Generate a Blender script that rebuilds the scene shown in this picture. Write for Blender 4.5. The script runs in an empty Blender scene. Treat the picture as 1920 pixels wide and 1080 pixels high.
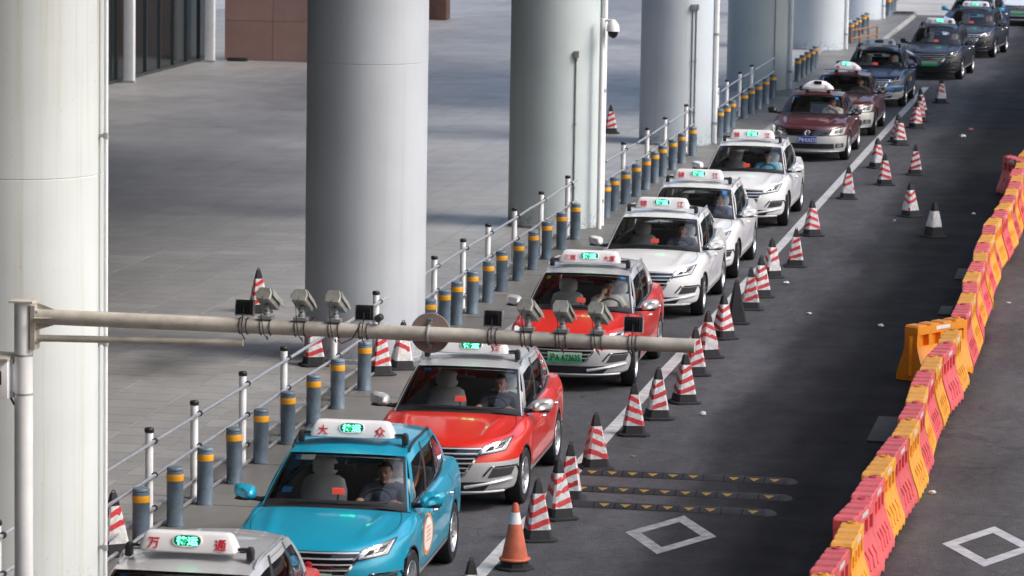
import bpy, bmesh, math, random
from math import sin, cos, pi, radians, sqrt, atan2
from mathutils import Vector, Matrix
from mathutils.bvhtree import BVHTree
import numpy as np
random.seed(7)
SC = bpy.context.scene
COL = SC.collection

# ------------------------------------------------------------------ camera
PITCH, YAW, ROLL, EYE = 0.130244, 0.172862, 0.016, Vector((0, 0, 8.3))
fw = Vector((-sin(YAW) * cos(PITCH), cos(YAW) * cos(PITCH), -sin(PITCH)))
r0 = Vector((cos(YAW), sin(YAW), 0)); u0 = r0.cross(fw)
rr = r0 * cos(ROLL) + u0 * sin(ROLL); uu = u0 * cos(ROLL) - r0 * sin(ROLL)
cam = bpy.data.cameras.new('camera'); cam.sensor_width = 36; cam.lens = 36 * 7100 / 1920
cam.clip_start = 1; cam.clip_end = 4000
cam.dof.use_dof = True; cam.dof.focus_distance = 47; cam.dof.aperture_fstop = 4.5
co = bpy.data.objects.new('camera', cam); COL.objects.link(co)
co.matrix_world = Matrix(((rr.x, uu.x, -fw.x, EYE.x), (rr.y, uu.y, -fw.y, EYE.y), (rr.z, uu.z, -fw.z, EYE.z), (0, 0, 0, 1)))
SC.camera = co

# ------------------------------------------------------------------ sky, sun, exposure
SUN_AZ, SUN_EL = radians(98), radians(44)       # azimuth from +Y towards +X
w = bpy.data.worlds.new('World'); SC.world = w; w.use_nodes = True
nt = w.node_tree
sky = nt.nodes.new('ShaderNodeTexSky'); sky.sky_type = 'NISHITA'; sky.sun_disc = False
sky.sun_elevation = SUN_EL; sky.sun_rotation = SUN_AZ; sky.air_density = 1.0; sky.dust_density = 3.5; sky.ozone_density = .8
nt.links.new(sky.outputs[0], nt.nodes['Background'].inputs[0]); nt.nodes['Background'].inputs[1].default_value = 0.14
sl = bpy.data.lights.new('sun', 'SUN'); sl.energy = 1.0; sl.angle = radians(22); sl.color = (1, .985, .975)
so = bpy.data.objects.new('sun', sl); COL.objects.link(so)
tosun = Vector((sin(SUN_AZ) * cos(SUN_EL), cos(SUN_AZ) * cos(SUN_EL), sin(SUN_EL)))
so.rotation_euler = tosun.to_track_quat('Z', 'Y').to_euler(); so.location = tosun * 60
SC.view_settings.view_transform = 'Standard'; SC.view_settings.look = 'None'
SC.view_settings.gamma = 1; SC.view_settings.exposure = 1.05
SC.render.engine = 'CYCLES'
SC.cycles.use_denoising = True
SC.cycles.max_bounces = 8; SC.cycles.transparent_max_bounces = 12; SC.cycles.caustics_reflective = False
SC.cycles.caustics_refractive = False; SC.cycles.sample_clamp_indirect = 6

# ------------------------------------------------------------------ helpers
class MB:
    def __init__(s): s.V = []; s.F = []; s.M = []
    def add(s, v, f, m=0):
        o = len(s.V); s.V += [tuple(p) for p in v]
        for q in f: s.F.append(tuple(i + o for i in q)); s.M.append(m)
        return s
    def box(s, c, d, m=0, R=None, taper=1.0):
        x, y, z = d[0] / 2, d[1] / 2, d[2] / 2; t = taper
        v = [Vector(p) for p in ((-x, -y, -z), (x, -y, -z), (x, y, -z), (-x, y, -z), (-x * t, -y * t, z), (x * t, -y * t, z), (x * t, y * t, z), (-x * t, y * t, z))]
        if R is not None: v = [R @ p for p in v]
        v = [p + Vector(c) for p in v]
        return s.add(v, [(3, 2, 1, 0), (4, 5, 6, 7), (0, 1, 5, 4), (1, 2, 6, 5), (2, 3, 7, 6), (3, 0, 4, 7)], m)
    def loft(s, rings, m=0, closed=True, cap=(True, True)):
        n = len(rings[0]); v = [p for r in rings for p in r]; f = []
        k = n if closed else n - 1
        for i in range(len(rings) - 1):
            for j in range(k):
                a = i * n + j; b = i * n + (j + 1) % n
                f.append((a, b, b + n, a + n))
        if closed and cap[0]: f.append(tuple(range(n - 1, -1, -1)))
        if closed and cap[1]: f.append(tuple((len(rings) - 1) * n + j for j in range(n)))
        return s.add(v, f, m)
    def lathe(s, prof, n=24, m=0, c=(0, 0, 0), R=None, cap=(True, True)):
        c = Vector(c); rings = []
        for r, z in prof:
            ring = []
            for j in range(n):
                a = 2 * pi * j / n; p = Vector((r * cos(a), r * sin(a), z))
                if R is not None: p = R @ p
                ring.append(p + c)
            rings.append(ring)
        return s.loft(rings, m, True, cap)
    def tube(s, pts, r, n=10, m=0):
        pts = [Vector(p) for p in pts]; rings = []
        rad = r if isinstance(r, (list, tuple)) else [r] * len(pts)
        for i, p in enumerate(pts):
            d = (pts[min(i + 1, len(pts) - 1)] - pts[max(i - 1, 0)]).normalized()
            q = d.to_track_quat('Z', 'Y').to_matrix()
            rings.append([p + q @ Vector((rad[i] * cos(2 * pi * j / n), rad[i] * sin(2 * pi * j / n), 0)) for j in range(n)])
        return s.loft(rings, m)
    def grid(s, rows, m=0, flip=False):
        n = len(rows[0]); v = [p for r in rows for p in r]; f = []
        for i in range(len(rows) - 1):
            for j in range(n - 1):
                q = (i * n + j, i * n + j + 1, (i + 1) * n + j + 1, (i + 1) * n + j)
                f.append(q[::-1] if flip else q)
        return s.add(v, f, m)
    def mesh(s, name, mats, smooth=35):
        me = bpy.data.meshes.new(name); me.from_pydata(s.V, [], s.F)
        for m in (mats if isinstance(mats, (list, tuple)) else [mats]): me.materials.append(m)
        me.polygons.foreach_set('material_index', s.M)
        if smooth:
            me.polygons.foreach_set('use_smooth', [True] * len(s.F)); me.set_sharp_from_angle(angle=radians(smooth))
        me.update(); return me
    def islands(s):
        par = list(range(len(s.V)))
        def find(a):
            while par[a] != a: par[a] = par[par[a]]; a = par[a]
            return a
        for f in s.F:
            r = find(f[0])
            for i in f[1:]: par[find(i)] = r
        out = {}
        for f, m in zip(s.F, s.M):
            k = find(f[0]); b, mp = out.setdefault(k, (MB(), {}))
            q = []
            for i in f:
                if i not in mp: mp[i] = len(b.V); b.V.append(s.V[i])
                q.append(mp[i])
            b.F.append(tuple(q)); b.M.append(m)
        return [b for b, _ in out.values()]
    def pieces(s, name, mats, parent=None, smooth=35):
        for b in s.islands(): b.build(name, mats, parent, smooth)
    def build(s, name, mats, parent=None, smooth=35, loc=None):
        return link(name, s.mesh(name, mats, smooth), parent, loc)

def link(name, me, parent=None, loc=None):
    o = bpy.data.objects.new(name, me); COL.objects.link(o)
    if parent is not None: o.parent = parent
    if loc is not None: o.location = loc
    return o
def tag(o, label=None, cat=None, group=None, kind=None):
    if label: o['label'] = label
    if cat: o['category'] = cat
    if group: o['group'] = group
    if kind: o['kind'] = kind
    return o
def thing(name, label, cat, loc=(0, 0, 0), rz=0, group=None):
    o = link(name, None, None, loc); o.rotation_euler = (0, 0, rz); o.empty_display_size = .2
    return tag(o, label, cat, group)
def copy_tree(o, parent=None):
    c = o.copy(); COL.objects.link(c); c.parent = parent
    for ch in o.children: copy_tree(ch, c)
    return c
ORD = ['', 'first', 'second', 'third', 'fourth', 'fifth', 'sixth', 'seventh', 'eighth', 'ninth', 'tenth', 'eleventh', 'twelfth', 'thirteenth', 'fourteenth', 'fifteenth', 'sixteenth', 'seventeenth', 'eighteenth', 'nineteenth', 'twentieth']
ORD += ['twenty-' + x for x in ORD[1:10]] + ['thirtieth'] + ['thirty-' + x for x in ORD[1:10]]
def bevelled(me, wd, seg=2, ang=30):
    bm = bmesh.new(); bm.from_mesh(me)
    e = [x for x in bm.edges if len(x.link_faces) == 2 and x.calc_face_angle(0) > radians(ang)]
    bmesh.ops.bevel(bm, geom=e, offset=wd, segments=seg, profile=.5, affect='EDGES', clamp_overlap=True)
    bm.to_mesh(me); bm.free()
    me.polygons.foreach_set('use_smooth', [True] * len(me.polygons)); me.set_sharp_from_angle(angle=radians(40))
    return me
TXT = {}
def text_mesh(body, size, mat, bold=0.0):
    cu = bpy.data.curves.new('lettering', 'FONT'); cu.body = body; cu.size = size; cu.align_x = 'CENTER'; cu.align_y = 'CENTER'
    cu.extrude = .0012; cu.offset = bold; cu.resolution_u = 3
    o = bpy.data.objects.new('lettering', cu); COL.objects.link(o)
    dg = bpy.context.evaluated_depsgraph_get()
    me = bpy.data.meshes.new_from_object(o.evaluated_get(dg)); bpy.data.objects.remove(o); bpy.data.curves.remove(cu)
    me.materials.clear(); me.materials.append(mat)
    xs = [v.co.x for v in me.vertices]; ys = [v.co.y for v in me.vertices]
    if xs:
        cx, cy = (min(xs) + max(xs)) / 2, (min(ys) + max(ys)) / 2
        for v in me.vertices: v.co.x -= cx; v.co.y -= cy
    return me

# ------------------------------------------------------------------ materials
def mat(name, col, rough=.5, metal=0, coat=0, spec=.5, var=0.0, vscale=3.0, bump=0.0, bscale=40.0, emit=None, estr=0, rnd=0.0, rvar=0.0, detail=5):
    m = bpy.data.materials.new(name); m.use_nodes = True; n = m.node_tree; b = n.nodes['Principled BSDF']
    b.inputs['Base Color'].default_value = (*col, 1); b.inputs['Roughness'].default_value = rough
    b.inputs['Metallic'].default_value = metal; b.inputs['Coat Weight'].default_value = coat; b.inputs['Coat Roughness'].default_value = .04
    b.inputs['Specular IOR Level'].default_value = spec
    if emit: b.inputs['Emission Color'].default_value = (*emit, 1); b.inputs['Emission Strength'].default_value = estr
    if var or rnd or bump or rvar:
        tc = n.nodes.new('ShaderNodeTexCoord')
        ns = n.nodes.new('ShaderNodeTexNoise'); ns.inputs['Scale'].default_value = vscale; ns.inputs['Detail'].default_value = detail; ns.inputs['Roughness'].default_value = .62
        n.links.new(tc.outputs['Object'], ns.inputs['Vector'])
        if var or rnd:
            mr = n.nodes.new('ShaderNodeMapRange'); mr.inputs[1].default_value = .3; mr.inputs[2].default_value = .7
            mr.inputs[3].default_value = 1 - var; mr.inputs[4].default_value = 1 + var
            n.links.new(ns.outputs['Fac'], mr.inputs[0]); fac = mr.outputs[0]
            if rnd:
                oi = n.nodes.new('ShaderNodeObjectInfo'); mr2 = n.nodes.new('ShaderNodeMapRange'); mr2.inputs[3].default_value = 1 - rnd; mr2.inputs[4].default_value = 1 + rnd
                n.links.new(oi.outputs['Random'], mr2.inputs[0]); mu = n.nodes.new('ShaderNodeMath'); mu.operation = 'MULTIPLY'
                n.links.new(fac, mu.inputs[0]); n.links.new(mr2.outputs[0], mu.inputs[1]); fac = mu.outputs[0]
            vm = n.nodes.new('ShaderNodeVectorMath'); vm.operation = 'SCALE'; vm.inputs[0].default_value = col
            n.links.new(fac, vm.inputs['Scale']); n.links.new(vm.outputs[0], b.inputs['Base Color'])
        if rvar:
            mr3 = n.nodes.new('ShaderNodeMapRange'); mr3.inputs[1].default_value = .3; mr3.inputs[2].default_value = .7; mr3.inputs[3].default_value = max(.02, rough - rvar); mr3.inputs[4].default_value = rough + rvar
            n.links.new(ns.outputs['Fac'], mr3.inputs[0]); n.links.new(mr3.outputs[0], b.inputs['Roughness'])
        if bump:
            n2 = n.nodes.new('ShaderNodeTexNoise'); n2.inputs['Scale'].default_value = bscale; n2.inputs['Detail'].default_value = 4
            n.links.new(tc.outputs['Object'], n2.inputs['Vector'])
            bp = n.nodes.new('ShaderNodeBump'); bp.inputs['Strength'].default_value = bump; bp.inputs['Distance'].default_value = .01
            n.links.new(n2.outputs['Fac'], bp.inputs['Height']); n.links.new(bp.outputs[0], b.inputs['Normal'])
    return m

def nodes_of(m): return m.node_tree, m.node_tree.nodes, m.node_tree.nodes['Principled BSDF']
def asphalt_mat():
    m = mat('asphalt', (.05, .05, .053), .9, spec=.18); n, N, b = nodes_of(m)
    tc = N.new('ShaderNodeTexCoord')
    def noise(sc, det, stretch=None):
        x = N.new('ShaderNodeTexNoise'); x.inputs['Scale'].default_value = sc; x.inputs['Detail'].default_value = det; x.inputs['Roughness'].default_value = .65
        if stretch:
            mp = N.new('ShaderNodeMapping'); mp.inputs['Scale'].default_value = stretch; n.links.new(tc.outputs['Object'], mp.inputs[0]); n.links.new(mp.outputs[0], x.inputs['Vector'])
        else: n.links.new(tc.outputs['Object'], x.inputs['Vector'])
        return x.outputs['Fac']
    def rng(s, a, c):
        x = N.new('ShaderNodeMapRange'); x.inputs[1].default_value = .32; x.inputs[2].default_value = .68; x.inputs[3].default_value = a; x.inputs[4].default_value = c
        n.links.new(s, x.inputs[0]); return x.outputs[0]
    def mul(a, c):
        x = N.new('ShaderNodeMath'); x.operation = 'MULTIPLY'; n.links.new(a, x.inputs[0]); n.links.new(c, x.inputs[1]); return x.outputs[0]
    f = mul(mul(rng(noise(.7, 5, (1, .22, 1)), .72, 1.28), rng(noise(3.2, 6, (1, .5, 1)), .85, 1.15)), rng(noise(60, 3), .35, 1.65))
    f = mul(f, rng(noise(14, 4, (.5, 1, 1)), .82, 1.18))
    sp_ = N.new('ShaderNodeMapRange'); sp_.inputs[1].default_value = .66; sp_.inputs[2].default_value = .72; sp_.inputs[3].default_value = 1; sp_.inputs[4].default_value = .6; n.links.new(noise(2.6, 3), sp_.inputs[0]); f = mul(f, sp_.outputs[0])
    vo = N.new('ShaderNodeTexVoronoi'); vo.feature = 'DISTANCE_TO_EDGE'; vo.inputs['Scale'].default_value = .42
    wv = N.new('ShaderNodeMixRGB'); wv.blend_type = 'ADD'; wv.inputs[0].default_value = .5; n.links.new(tc.outputs['Object'], wv.inputs[1]); nz_ = N.new('ShaderNodeTexNoise'); nz_.inputs['Scale'].default_value = 1.5; nz_.inputs['Detail'].default_value = 6; n.links.new(tc.outputs['Object'], nz_.inputs['Vector']); n.links.new(nz_.outputs['Color'], wv.inputs[2]); n.links.new(wv.outputs[0], vo.inputs['Vector'])
    ck = N.new('ShaderNodeMapRange'); ck.inputs[1].default_value = .002; ck.inputs[2].default_value = .008; ck.inputs[3].default_value = .78; ck.inputs[4].default_value = 1; n.links.new(vo.outputs['Distance'], ck.inputs[0]); f = mul(f, ck.outputs[0])
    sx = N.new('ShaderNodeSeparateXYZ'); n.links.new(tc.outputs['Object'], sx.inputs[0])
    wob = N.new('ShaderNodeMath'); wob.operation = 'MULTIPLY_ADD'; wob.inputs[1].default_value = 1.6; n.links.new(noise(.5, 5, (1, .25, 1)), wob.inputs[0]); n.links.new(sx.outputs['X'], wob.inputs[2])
    wear_and_shade = N.new('ShaderNodeValToRGB'); mrx = N.new('ShaderNodeMapRange'); mrx.inputs[1].default_value = -6.2; mrx.inputs[2].default_value = 0.8; n.links.new(wob.outputs[0], mrx.inputs[0]); n.links.new(mrx.outputs[0], wear_and_shade.inputs[0])
    el = wear_and_shade.color_ramp.elements; wear_and_shade.color_ramp.interpolation = 'EASE'
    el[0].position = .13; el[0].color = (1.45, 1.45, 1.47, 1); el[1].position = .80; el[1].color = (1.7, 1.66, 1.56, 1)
    for ps, cl_ in ((.25, (.52, .52, .53, 1)), (.37, (.14, .137, .136, 1)), (.52, (.17, .165, .162, 1)), (.63, (1.5, 1.46, 1.38, 1))):  # dark stops paint the soft shadow along the barriers into the asphalt
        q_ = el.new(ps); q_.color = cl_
    vb = N.new('ShaderNodeVectorMath'); vb.operation = 'MULTIPLY'; vb.inputs[0].default_value = (.066, .066, .069); n.links.new(wear_and_shade.outputs[0], vb.inputs[1])
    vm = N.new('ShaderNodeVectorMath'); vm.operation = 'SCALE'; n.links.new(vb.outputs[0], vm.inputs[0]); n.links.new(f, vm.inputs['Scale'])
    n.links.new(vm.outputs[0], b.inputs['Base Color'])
    n.links.new(rng(noise(1.1, 4), .78, .98), b.inputs['Roughness'])
    bp = N.new('ShaderNodeBump'); bp.inputs['Strength'].default_value = .5; bp.inputs['Distance'].default_value = .01
    n.links.new(noise(90, 3), bp.inputs['Height']); n.links.new(bp.outputs[0], b.inputs['Normal'])
    return m
def column_mat(name='column_paint', tint=(1, 1, 1), streak=1.0):
    m = mat(name, (.72, .75, .76), .45); n, N, b = nodes_of(m)
    tc = N.new('ShaderNodeTexCoord'); oi = N.new('ShaderNodeObjectInfo')
    mp = N.new('ShaderNodeMapping'); mp.inputs['Scale'].default_value = (5, 5, .10); n.links.new(tc.outputs['Object'], mp.inputs[0])
    ad = N.new('ShaderNodeVectorMath'); ad.operation = 'ADD'; n.links.new(mp.outputs[0], ad.inputs[0])
    sc = N.new('ShaderNodeMath'); sc.operation = 'MULTIPLY'; sc.inputs[1].default_value = 31; n.links.new(oi.outputs['Random'], sc.inputs[0]); n.links.new(sc.outputs[0], ad.inputs[1])
    ns = N.new('ShaderNodeTexNoise'); ns.inputs['Scale'].default_value = 1.4; ns.inputs['Detail'].default_value = 6; ns.inputs['Roughness'].default_value = .7; n.links.new(ad.outputs[0], ns.inputs['Vector'])
    cr = N.new('ShaderNodeValToRGB'); e = cr.color_ramp.elements
    e[0].position = .30; e[0].color = (.73 - .20 * streak, .755 - .27 * streak, .765 - .385 * streak, 1); e[1].position = .52; e[1].color = (.73, .755, .765, 1)
    x = e.new(.41); x.color = (.73 - .05 * streak, .755 - .065 * streak, .765 - .105 * streak, 1)
    n.links.new(ns.outputs['Fac'], cr.inputs[0])
    n2 = N.new('ShaderNodeTexNoise'); n2.inputs['Scale'].default_value = .8; n2.inputs['Detail'].default_value = 4; n.links.new(tc.outputs['Object'], n2.inputs['Vector'])
    mr = N.new('ShaderNodeMapRange'); mr.inputs[1].default_value = .3; mr.inputs[2].default_value = .7; mr.inputs[3].default_value = .93; mr.inputs[4].default_value = 1.05; n.links.new(n2.outputs['Fac'], mr.inputs[0])
    vm = N.new('ShaderNodeVectorMath'); vm.operation = 'SCALE'; n.links.new(cr.outputs[0], vm.inputs[0]); n.links.new(mr.outputs[0], vm.inputs['Scale'])
    ns2 = N.new('ShaderNodeTexNoise'); ns2.inputs['Scale'].default_value = 9; ns2.inputs['Detail'].default_value = 7; ns2.inputs['Roughness'].default_value = .75; n.links.new(tc.outputs['Object'], ns2.inputs['Vector'])
    sz = N.new('ShaderNodeSeparateXYZ'); n.links.new(tc.outputs['Object'], sz.inputs[0])
    hz = N.new('ShaderNodeMapRange'); hz.inputs[1].default_value = 0; hz.inputs[2].default_value = .55; hz.inputs[3].default_value = .19; hz.inputs[4].default_value = 0; n.links.new(sz.outputs['Z'], hz.inputs[0])
    sm_ = N.new('ShaderNodeMath'); sm_.operation = 'ADD'; n.links.new(ns2.outputs['Fac'], sm_.inputs[0]); n.links.new(hz.outputs[0], sm_.inputs[1])
    sc2 = N.new('ShaderNodeMapRange'); sc2.inputs[1].default_value = .64; sc2.inputs[2].default_value = .74; sc2.inputs[3].default_value = 1; sc2.inputs[4].default_value = .62; n.links.new(sm_.outputs[0], sc2.inputs[0])
    v2 = N.new('ShaderNodeVectorMath'); v2.operation = 'SCALE'; n.links.new(vm.outputs[0], v2.inputs[0]); n.links.new(sc2.outputs[0], v2.inputs['Scale']); vm = v2
    vt = N.new('ShaderNodeVectorMath'); vt.operation = 'MULTIPLY'; vt.inputs[1].default_value = tint; n.links.new(vm.outputs[0], vt.inputs[0])
    n.links.new(vt.outputs[0], b.inputs['Base Color'])
    return m
def glass_mat(name, tint, base=.05):
    m = bpy.data.materials.new(name); m.use_nodes = True; n = m.node_tree; N = n.nodes; N.remove(N['Principled BSDF'])
    tr = N.new('ShaderNodeBsdfTransparent'); tr.inputs[0].default_value = (*tint, 1)
    gl = N.new('ShaderNodeBsdfGlossy'); gl.inputs['Roughness'].default_value = .015; gl.inputs[0].default_value = (1, 1, 1, 1)
    fr = N.new('ShaderNodeFresnel'); fr.inputs[0].default_value = 1.5
    mx = N.new('ShaderNodeMixShader'); n.links.new(fr.outputs[0], mx.inputs[0]); n.links.new(tr.outputs[0], mx.inputs[1]); n.links.new(gl.outputs[0], mx.inputs[2])
    n.links.new(mx.outputs[0], N['Material Output'].inputs[0]); return m
def slab_mat(name, col, var=.16, wear_and_shade=.2):
    m = mat(name, col, .55); n, N, b = nodes_of(m)
    tc = N.new('ShaderNodeTexCoord'); geo = N.new('ShaderNodeNewGeometry'); oi = N.new('ShaderNodeObjectInfo')
    at = N.new('ShaderNodeAttribute'); at.attribute_name = 'tone'
    def rng(s, a, c, lo=.3, hi=.7):
        x = N.new('ShaderNodeMapRange'); x.inputs[1].default_value = lo; x.inputs[2].default_value = hi; x.inputs[3].default_value = a; x.inputs[4].default_value = c
        n.links.new(s, x.inputs[0]); return x.outputs[0]
    def mul(a, c):
        x = N.new('ShaderNodeMath'); x.operation = 'MULTIPLY'; n.links.new(a, x.inputs[0]); n.links.new(c, x.inputs[1]); return x.outputs[0]
    def noise(sc, det, st=(1, 1, 1)):
        x = N.new('ShaderNodeTexNoise'); x.inputs['Scale'].default_value = sc; x.inputs['Detail'].default_value = det; x.inputs['Roughness'].default_value = .62
        mp = N.new('ShaderNodeMapping'); mp.inputs['Scale'].default_value = st; n.links.new(geo.outputs['Position'], mp.inputs[0]); n.links.new(mp.outputs[0], x.inputs['Vector']); return x.outputs['Fac']
    f = mul(mul(rng(noise(.16, 5), 1 - wear_and_shade, 1 + wear_and_shade), rng(noise(1.6, 6, (1, .4, 1)), .88, 1.1)), rng(at.outputs['Fac'], 1 - var, 1 + var, 0, 1))
    f = mul(f, rng(noise(30, 3), .92, 1.08))
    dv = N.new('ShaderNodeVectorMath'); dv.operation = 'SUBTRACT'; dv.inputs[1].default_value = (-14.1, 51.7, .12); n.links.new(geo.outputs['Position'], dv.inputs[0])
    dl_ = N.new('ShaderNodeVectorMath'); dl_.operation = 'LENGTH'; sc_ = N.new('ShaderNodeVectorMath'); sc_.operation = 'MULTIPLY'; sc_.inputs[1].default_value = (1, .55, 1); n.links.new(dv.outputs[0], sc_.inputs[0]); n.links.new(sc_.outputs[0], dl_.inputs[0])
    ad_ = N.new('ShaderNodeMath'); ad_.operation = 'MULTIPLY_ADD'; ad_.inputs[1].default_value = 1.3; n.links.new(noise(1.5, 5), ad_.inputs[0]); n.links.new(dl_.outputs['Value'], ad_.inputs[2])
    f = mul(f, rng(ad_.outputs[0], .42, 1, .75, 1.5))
    vm = N.new('ShaderNodeVectorMath'); vm.operation = 'SCALE'; vm.inputs[0].default_value = col; n.links.new(f, vm.inputs['Scale']); n.links.new(vm.outputs[0], b.inputs['Base Color'])
    n.links.new(rng(noise(.5, 4), .38, .62), b.inputs['Roughness'])
    return m

M = {}
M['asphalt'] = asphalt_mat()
M['column'] = column_mat('column_cream', (.84, .86, .84)); M['column_lav'] = column_mat('column_lavender', (.655, .685, .735), .3); M['column_green'] = column_mat('column_grey_green', (.70, .765, .77), .3); M['column_blue'] = column_mat('column_blue_grey', (.72, .775, .84), .3)
M['slab'] = slab_mat('paving_stone', (.315, .312, .306), .08, .13)
M['joint'] = mat('joint', (.22, .22, .218), .9)
M['walk'] = slab_mat('walk_concrete', (.155, .152, .143), .1, .2)
M['kerb'] = mat('kerb_stone', (.33, .33, .32), .7, var=.18, vscale=2, rnd=.1)
M['deck'] = mat('deck_concrete', (.34, .34, .33), .85, var=.15, vscale=.4)
M['white_line'] = mat('road_paint', (.55, .55, .54), .6, var=.28, vscale=5, bump=.3, bscale=60)
M['white_worn'] = mat('road_paint_worn', (.32, .32, .32), .65, var=.45, vscale=7)
M['pipe_white'] = mat('white_enamel', (.82, .83, .84), .35, var=.07, vscale=4)
M['black_plastic'] = mat('black_plastic', (.018, .018, .02), .45, var=.25, vscale=6)
M['black_gloss'] = mat('black_gloss', (.008, .008, .009), .12, coat=.6)
M['rubber'] = mat('rubber', (.022, .022, .024), .75, var=.3, vscale=8, rnd=.2)
M['steel'] = mat('brushed_steel', (.64, .65, .67), .34, .8, var=.1, vscale=9)
M['chrome'] = mat('chrome', (.75, .76, .78), .1, 1)
M['galv'] = mat('galvanised', (.40, .41, .42), .5, .6, var=.2, vscale=9)
M['beam'] = mat('cream_weathered_steel', (.50, .465, .40), .55, var=.28, vscale=3.5, bump=.1)
M['bollard'] = mat('slate_paint', (.12, .165, .21), .42, coat=.15, var=.26, vscale=7, rnd=.14)
M['bollard_band'] = mat('amber_reflective', (.80, .36, .02), .4, var=.1, vscale=8)
M['cone_red'] = mat('reflective_red', (.56, .04, .045), .4, var=.34, vscale=16, rnd=.12)
M['cone_white'] = mat('reflective_white', (.66, .66, .655), .42, var=.3, vscale=13, rnd=.12)
M['cone_orange'] = mat('faded_orange', (.60, .15, .075), .5, var=.22, vscale=7)
M['cone_orange2'] = mat('orange_strong', (.58, .10, .05), .5, var=.2, vscale=9)
M['bar_red'] = mat('barrier_red_plastic', (.84, .135, .14), .48, var=.24, vscale=5, rnd=.13)
M['bar_yellow'] = mat('barrier_yellow_plastic', (.92, .41, .045), .48, var=.2, vscale=5, rnd=.1)
M['bar_orange'] = mat('barrier_orange_plastic', (.86, .30, .015), .4, var=.12, vscale=3)
M['refl_white'] = mat('reflector_white', (.82, .82, .82), .3)
M['bump_yellow'] = mat('hump_yellow', (.30, .19, .04), .65, var=.45, vscale=9)
M['wall_pink'] = mat('pink_stone', (.30, .185, .16), .7, var=.12, vscale=1.4, rnd=.06)
M['frame_grey'] = mat('curtain_frame', (.06, .07, .075), .4, .4)
M['dark_glass'] = mat('dark_curtain_glass', (.010, .017, .02), .12, spec=.35, rnd=.2)
M['wood'] = mat('brown_cladding', (.12, .06, .045), .6, var=.2)
M['glass'] = glass_mat('windscreen_glass', (.97, .985, .98))
M['side_glass'] = glass_mat('side_glass', (.80, .84, .85))
M['lens'] = glass_mat('lamp_lens', (.95, .96, .97))
M['tyre'] = mat('tyre', (.012, .012, .0125), .8, var=.2)
M['rim'] = mat('alloy', (.62, .63, .65), .28, .85)
M['interior'] = mat('dark_trim', (.020, .020, .022), .7)
M['liner'] = mat('roof_lining', (.45, .45, .43), .85)
M['seat_cover'] = mat('pale_seat_cover', (.80, .81, .83), .8, var=.08)
M['seat_dark'] = mat('dark_seat', (.05, .05, .055), .8)
M['sign_white'] = mat('sign_white', (.78, .78, .79), .3, coat=.2)
M['sign_red'] = mat('sign_red', (.55, .02, .03), .4)
M['sign_navy'] = mat('sign_navy', (.03, .035, .16), .4)
M['led'] = mat('led_green', (.05, .4, .2), .5, emit=(.10, 1, .42), estr=4)
M['led_panel'] = mat('led_panel_lit', (.0, .05, .03), .3, emit=(.0, .45, .2), estr=.12)
M['flag_red'] = mat('for_hire_flag', (.60, .06, .05), .5, emit=(1, .12, .08), estr=.25)
M['sticker_blue'] = mat('sticker_blue', (.03, .25, .65), .4)
M['sticker_yellow'] = mat('sticker_yellow', (.7, .62, .08), .4)
M['sticker_orange'] = mat('sticker_orange', (.85, .25, .05), .4)
M['sticker_white'] = mat('sticker_white', (.8, .78, .74), .4)
M['decal_violet'] = mat('decal_violet', (.50, .50, .64), .4)
M['plate_green'] = None
M['plate_blue'] = mat('plate_blue', (.01, .06, .42), .4)
M['plate_text'] = mat('plate_text', (.015, .02, .02), .5)
M['plate_white'] = mat('plate_white_text', (.8, .8, .8), .5)
M['slat'] = mat('satin_slat', (.62, .63, .65), .38, .6)
M['headlamp'] = mat('lamp_reflector', (.72, .73, .75), .18, .85)
M['drl'] = mat('running_light', (.88, .88, .9), .25)
M['lamp_dark'] = mat('lamp_dark', (.05, .05, .055), .25)
M['skin'] = mat('skin', (.42, .235, .165), .55, var=.08, vscale=20)
M['hair'] = mat('hair', (.012, .01, .009), .5)
M['eye'] = mat('eye', (.01, .008, .008), .3)
M['trousers'] = mat('trousers', (.02, .022, .03), .85)
M['cam_metal'] = mat('camera_housing', (.44, .44, .40), .35, .5, var=.3, vscale=12)
M['disc_back'] = mat('sign_back_pinkish', (.30, .225, .20), .6, var=.15, vscale=6)
M['litter'] = mat('paper_litter', (.72, .72, .70), .8, var=.1, vscale=30)
M['litter_leaf'] = mat('dry_leaf', (.35, .19, .08), .8)
M['litter_red'] = mat('red_litter', (.45, .12, .10), .7)
M['board'] = mat('grey_board', (.05, .047, .043), .8, var=.3, vscale=4)
M['fence_orange'] = mat('orange_fence', (.30, .12, .04), .6)
m = mat('plate_green', (.1, .5, .25), .4); n_, N_, b_ = nodes_of(m)
tc_ = N_.new('ShaderNodeTexCoord'); sp_ = N_.new('ShaderNodeSeparateXYZ'); cr_ = N_.new('ShaderNodeValToRGB')
n_.links.new(tc_.outputs['Generated'], sp_.inputs[0]); n_.links.new(sp_.outputs['Z'], cr_.inputs[0])
cr_.color_ramp.elements[0].color = (.03, .42, .16, 1); cr_.color_ramp.elements[0].position = .25; cr_.color_ramp.elements[1].color = (.55, .78, .62, 1)
n_.links.new(cr_.outputs[0], b_.inputs['Base Color']); M['plate_green'] = m
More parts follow.
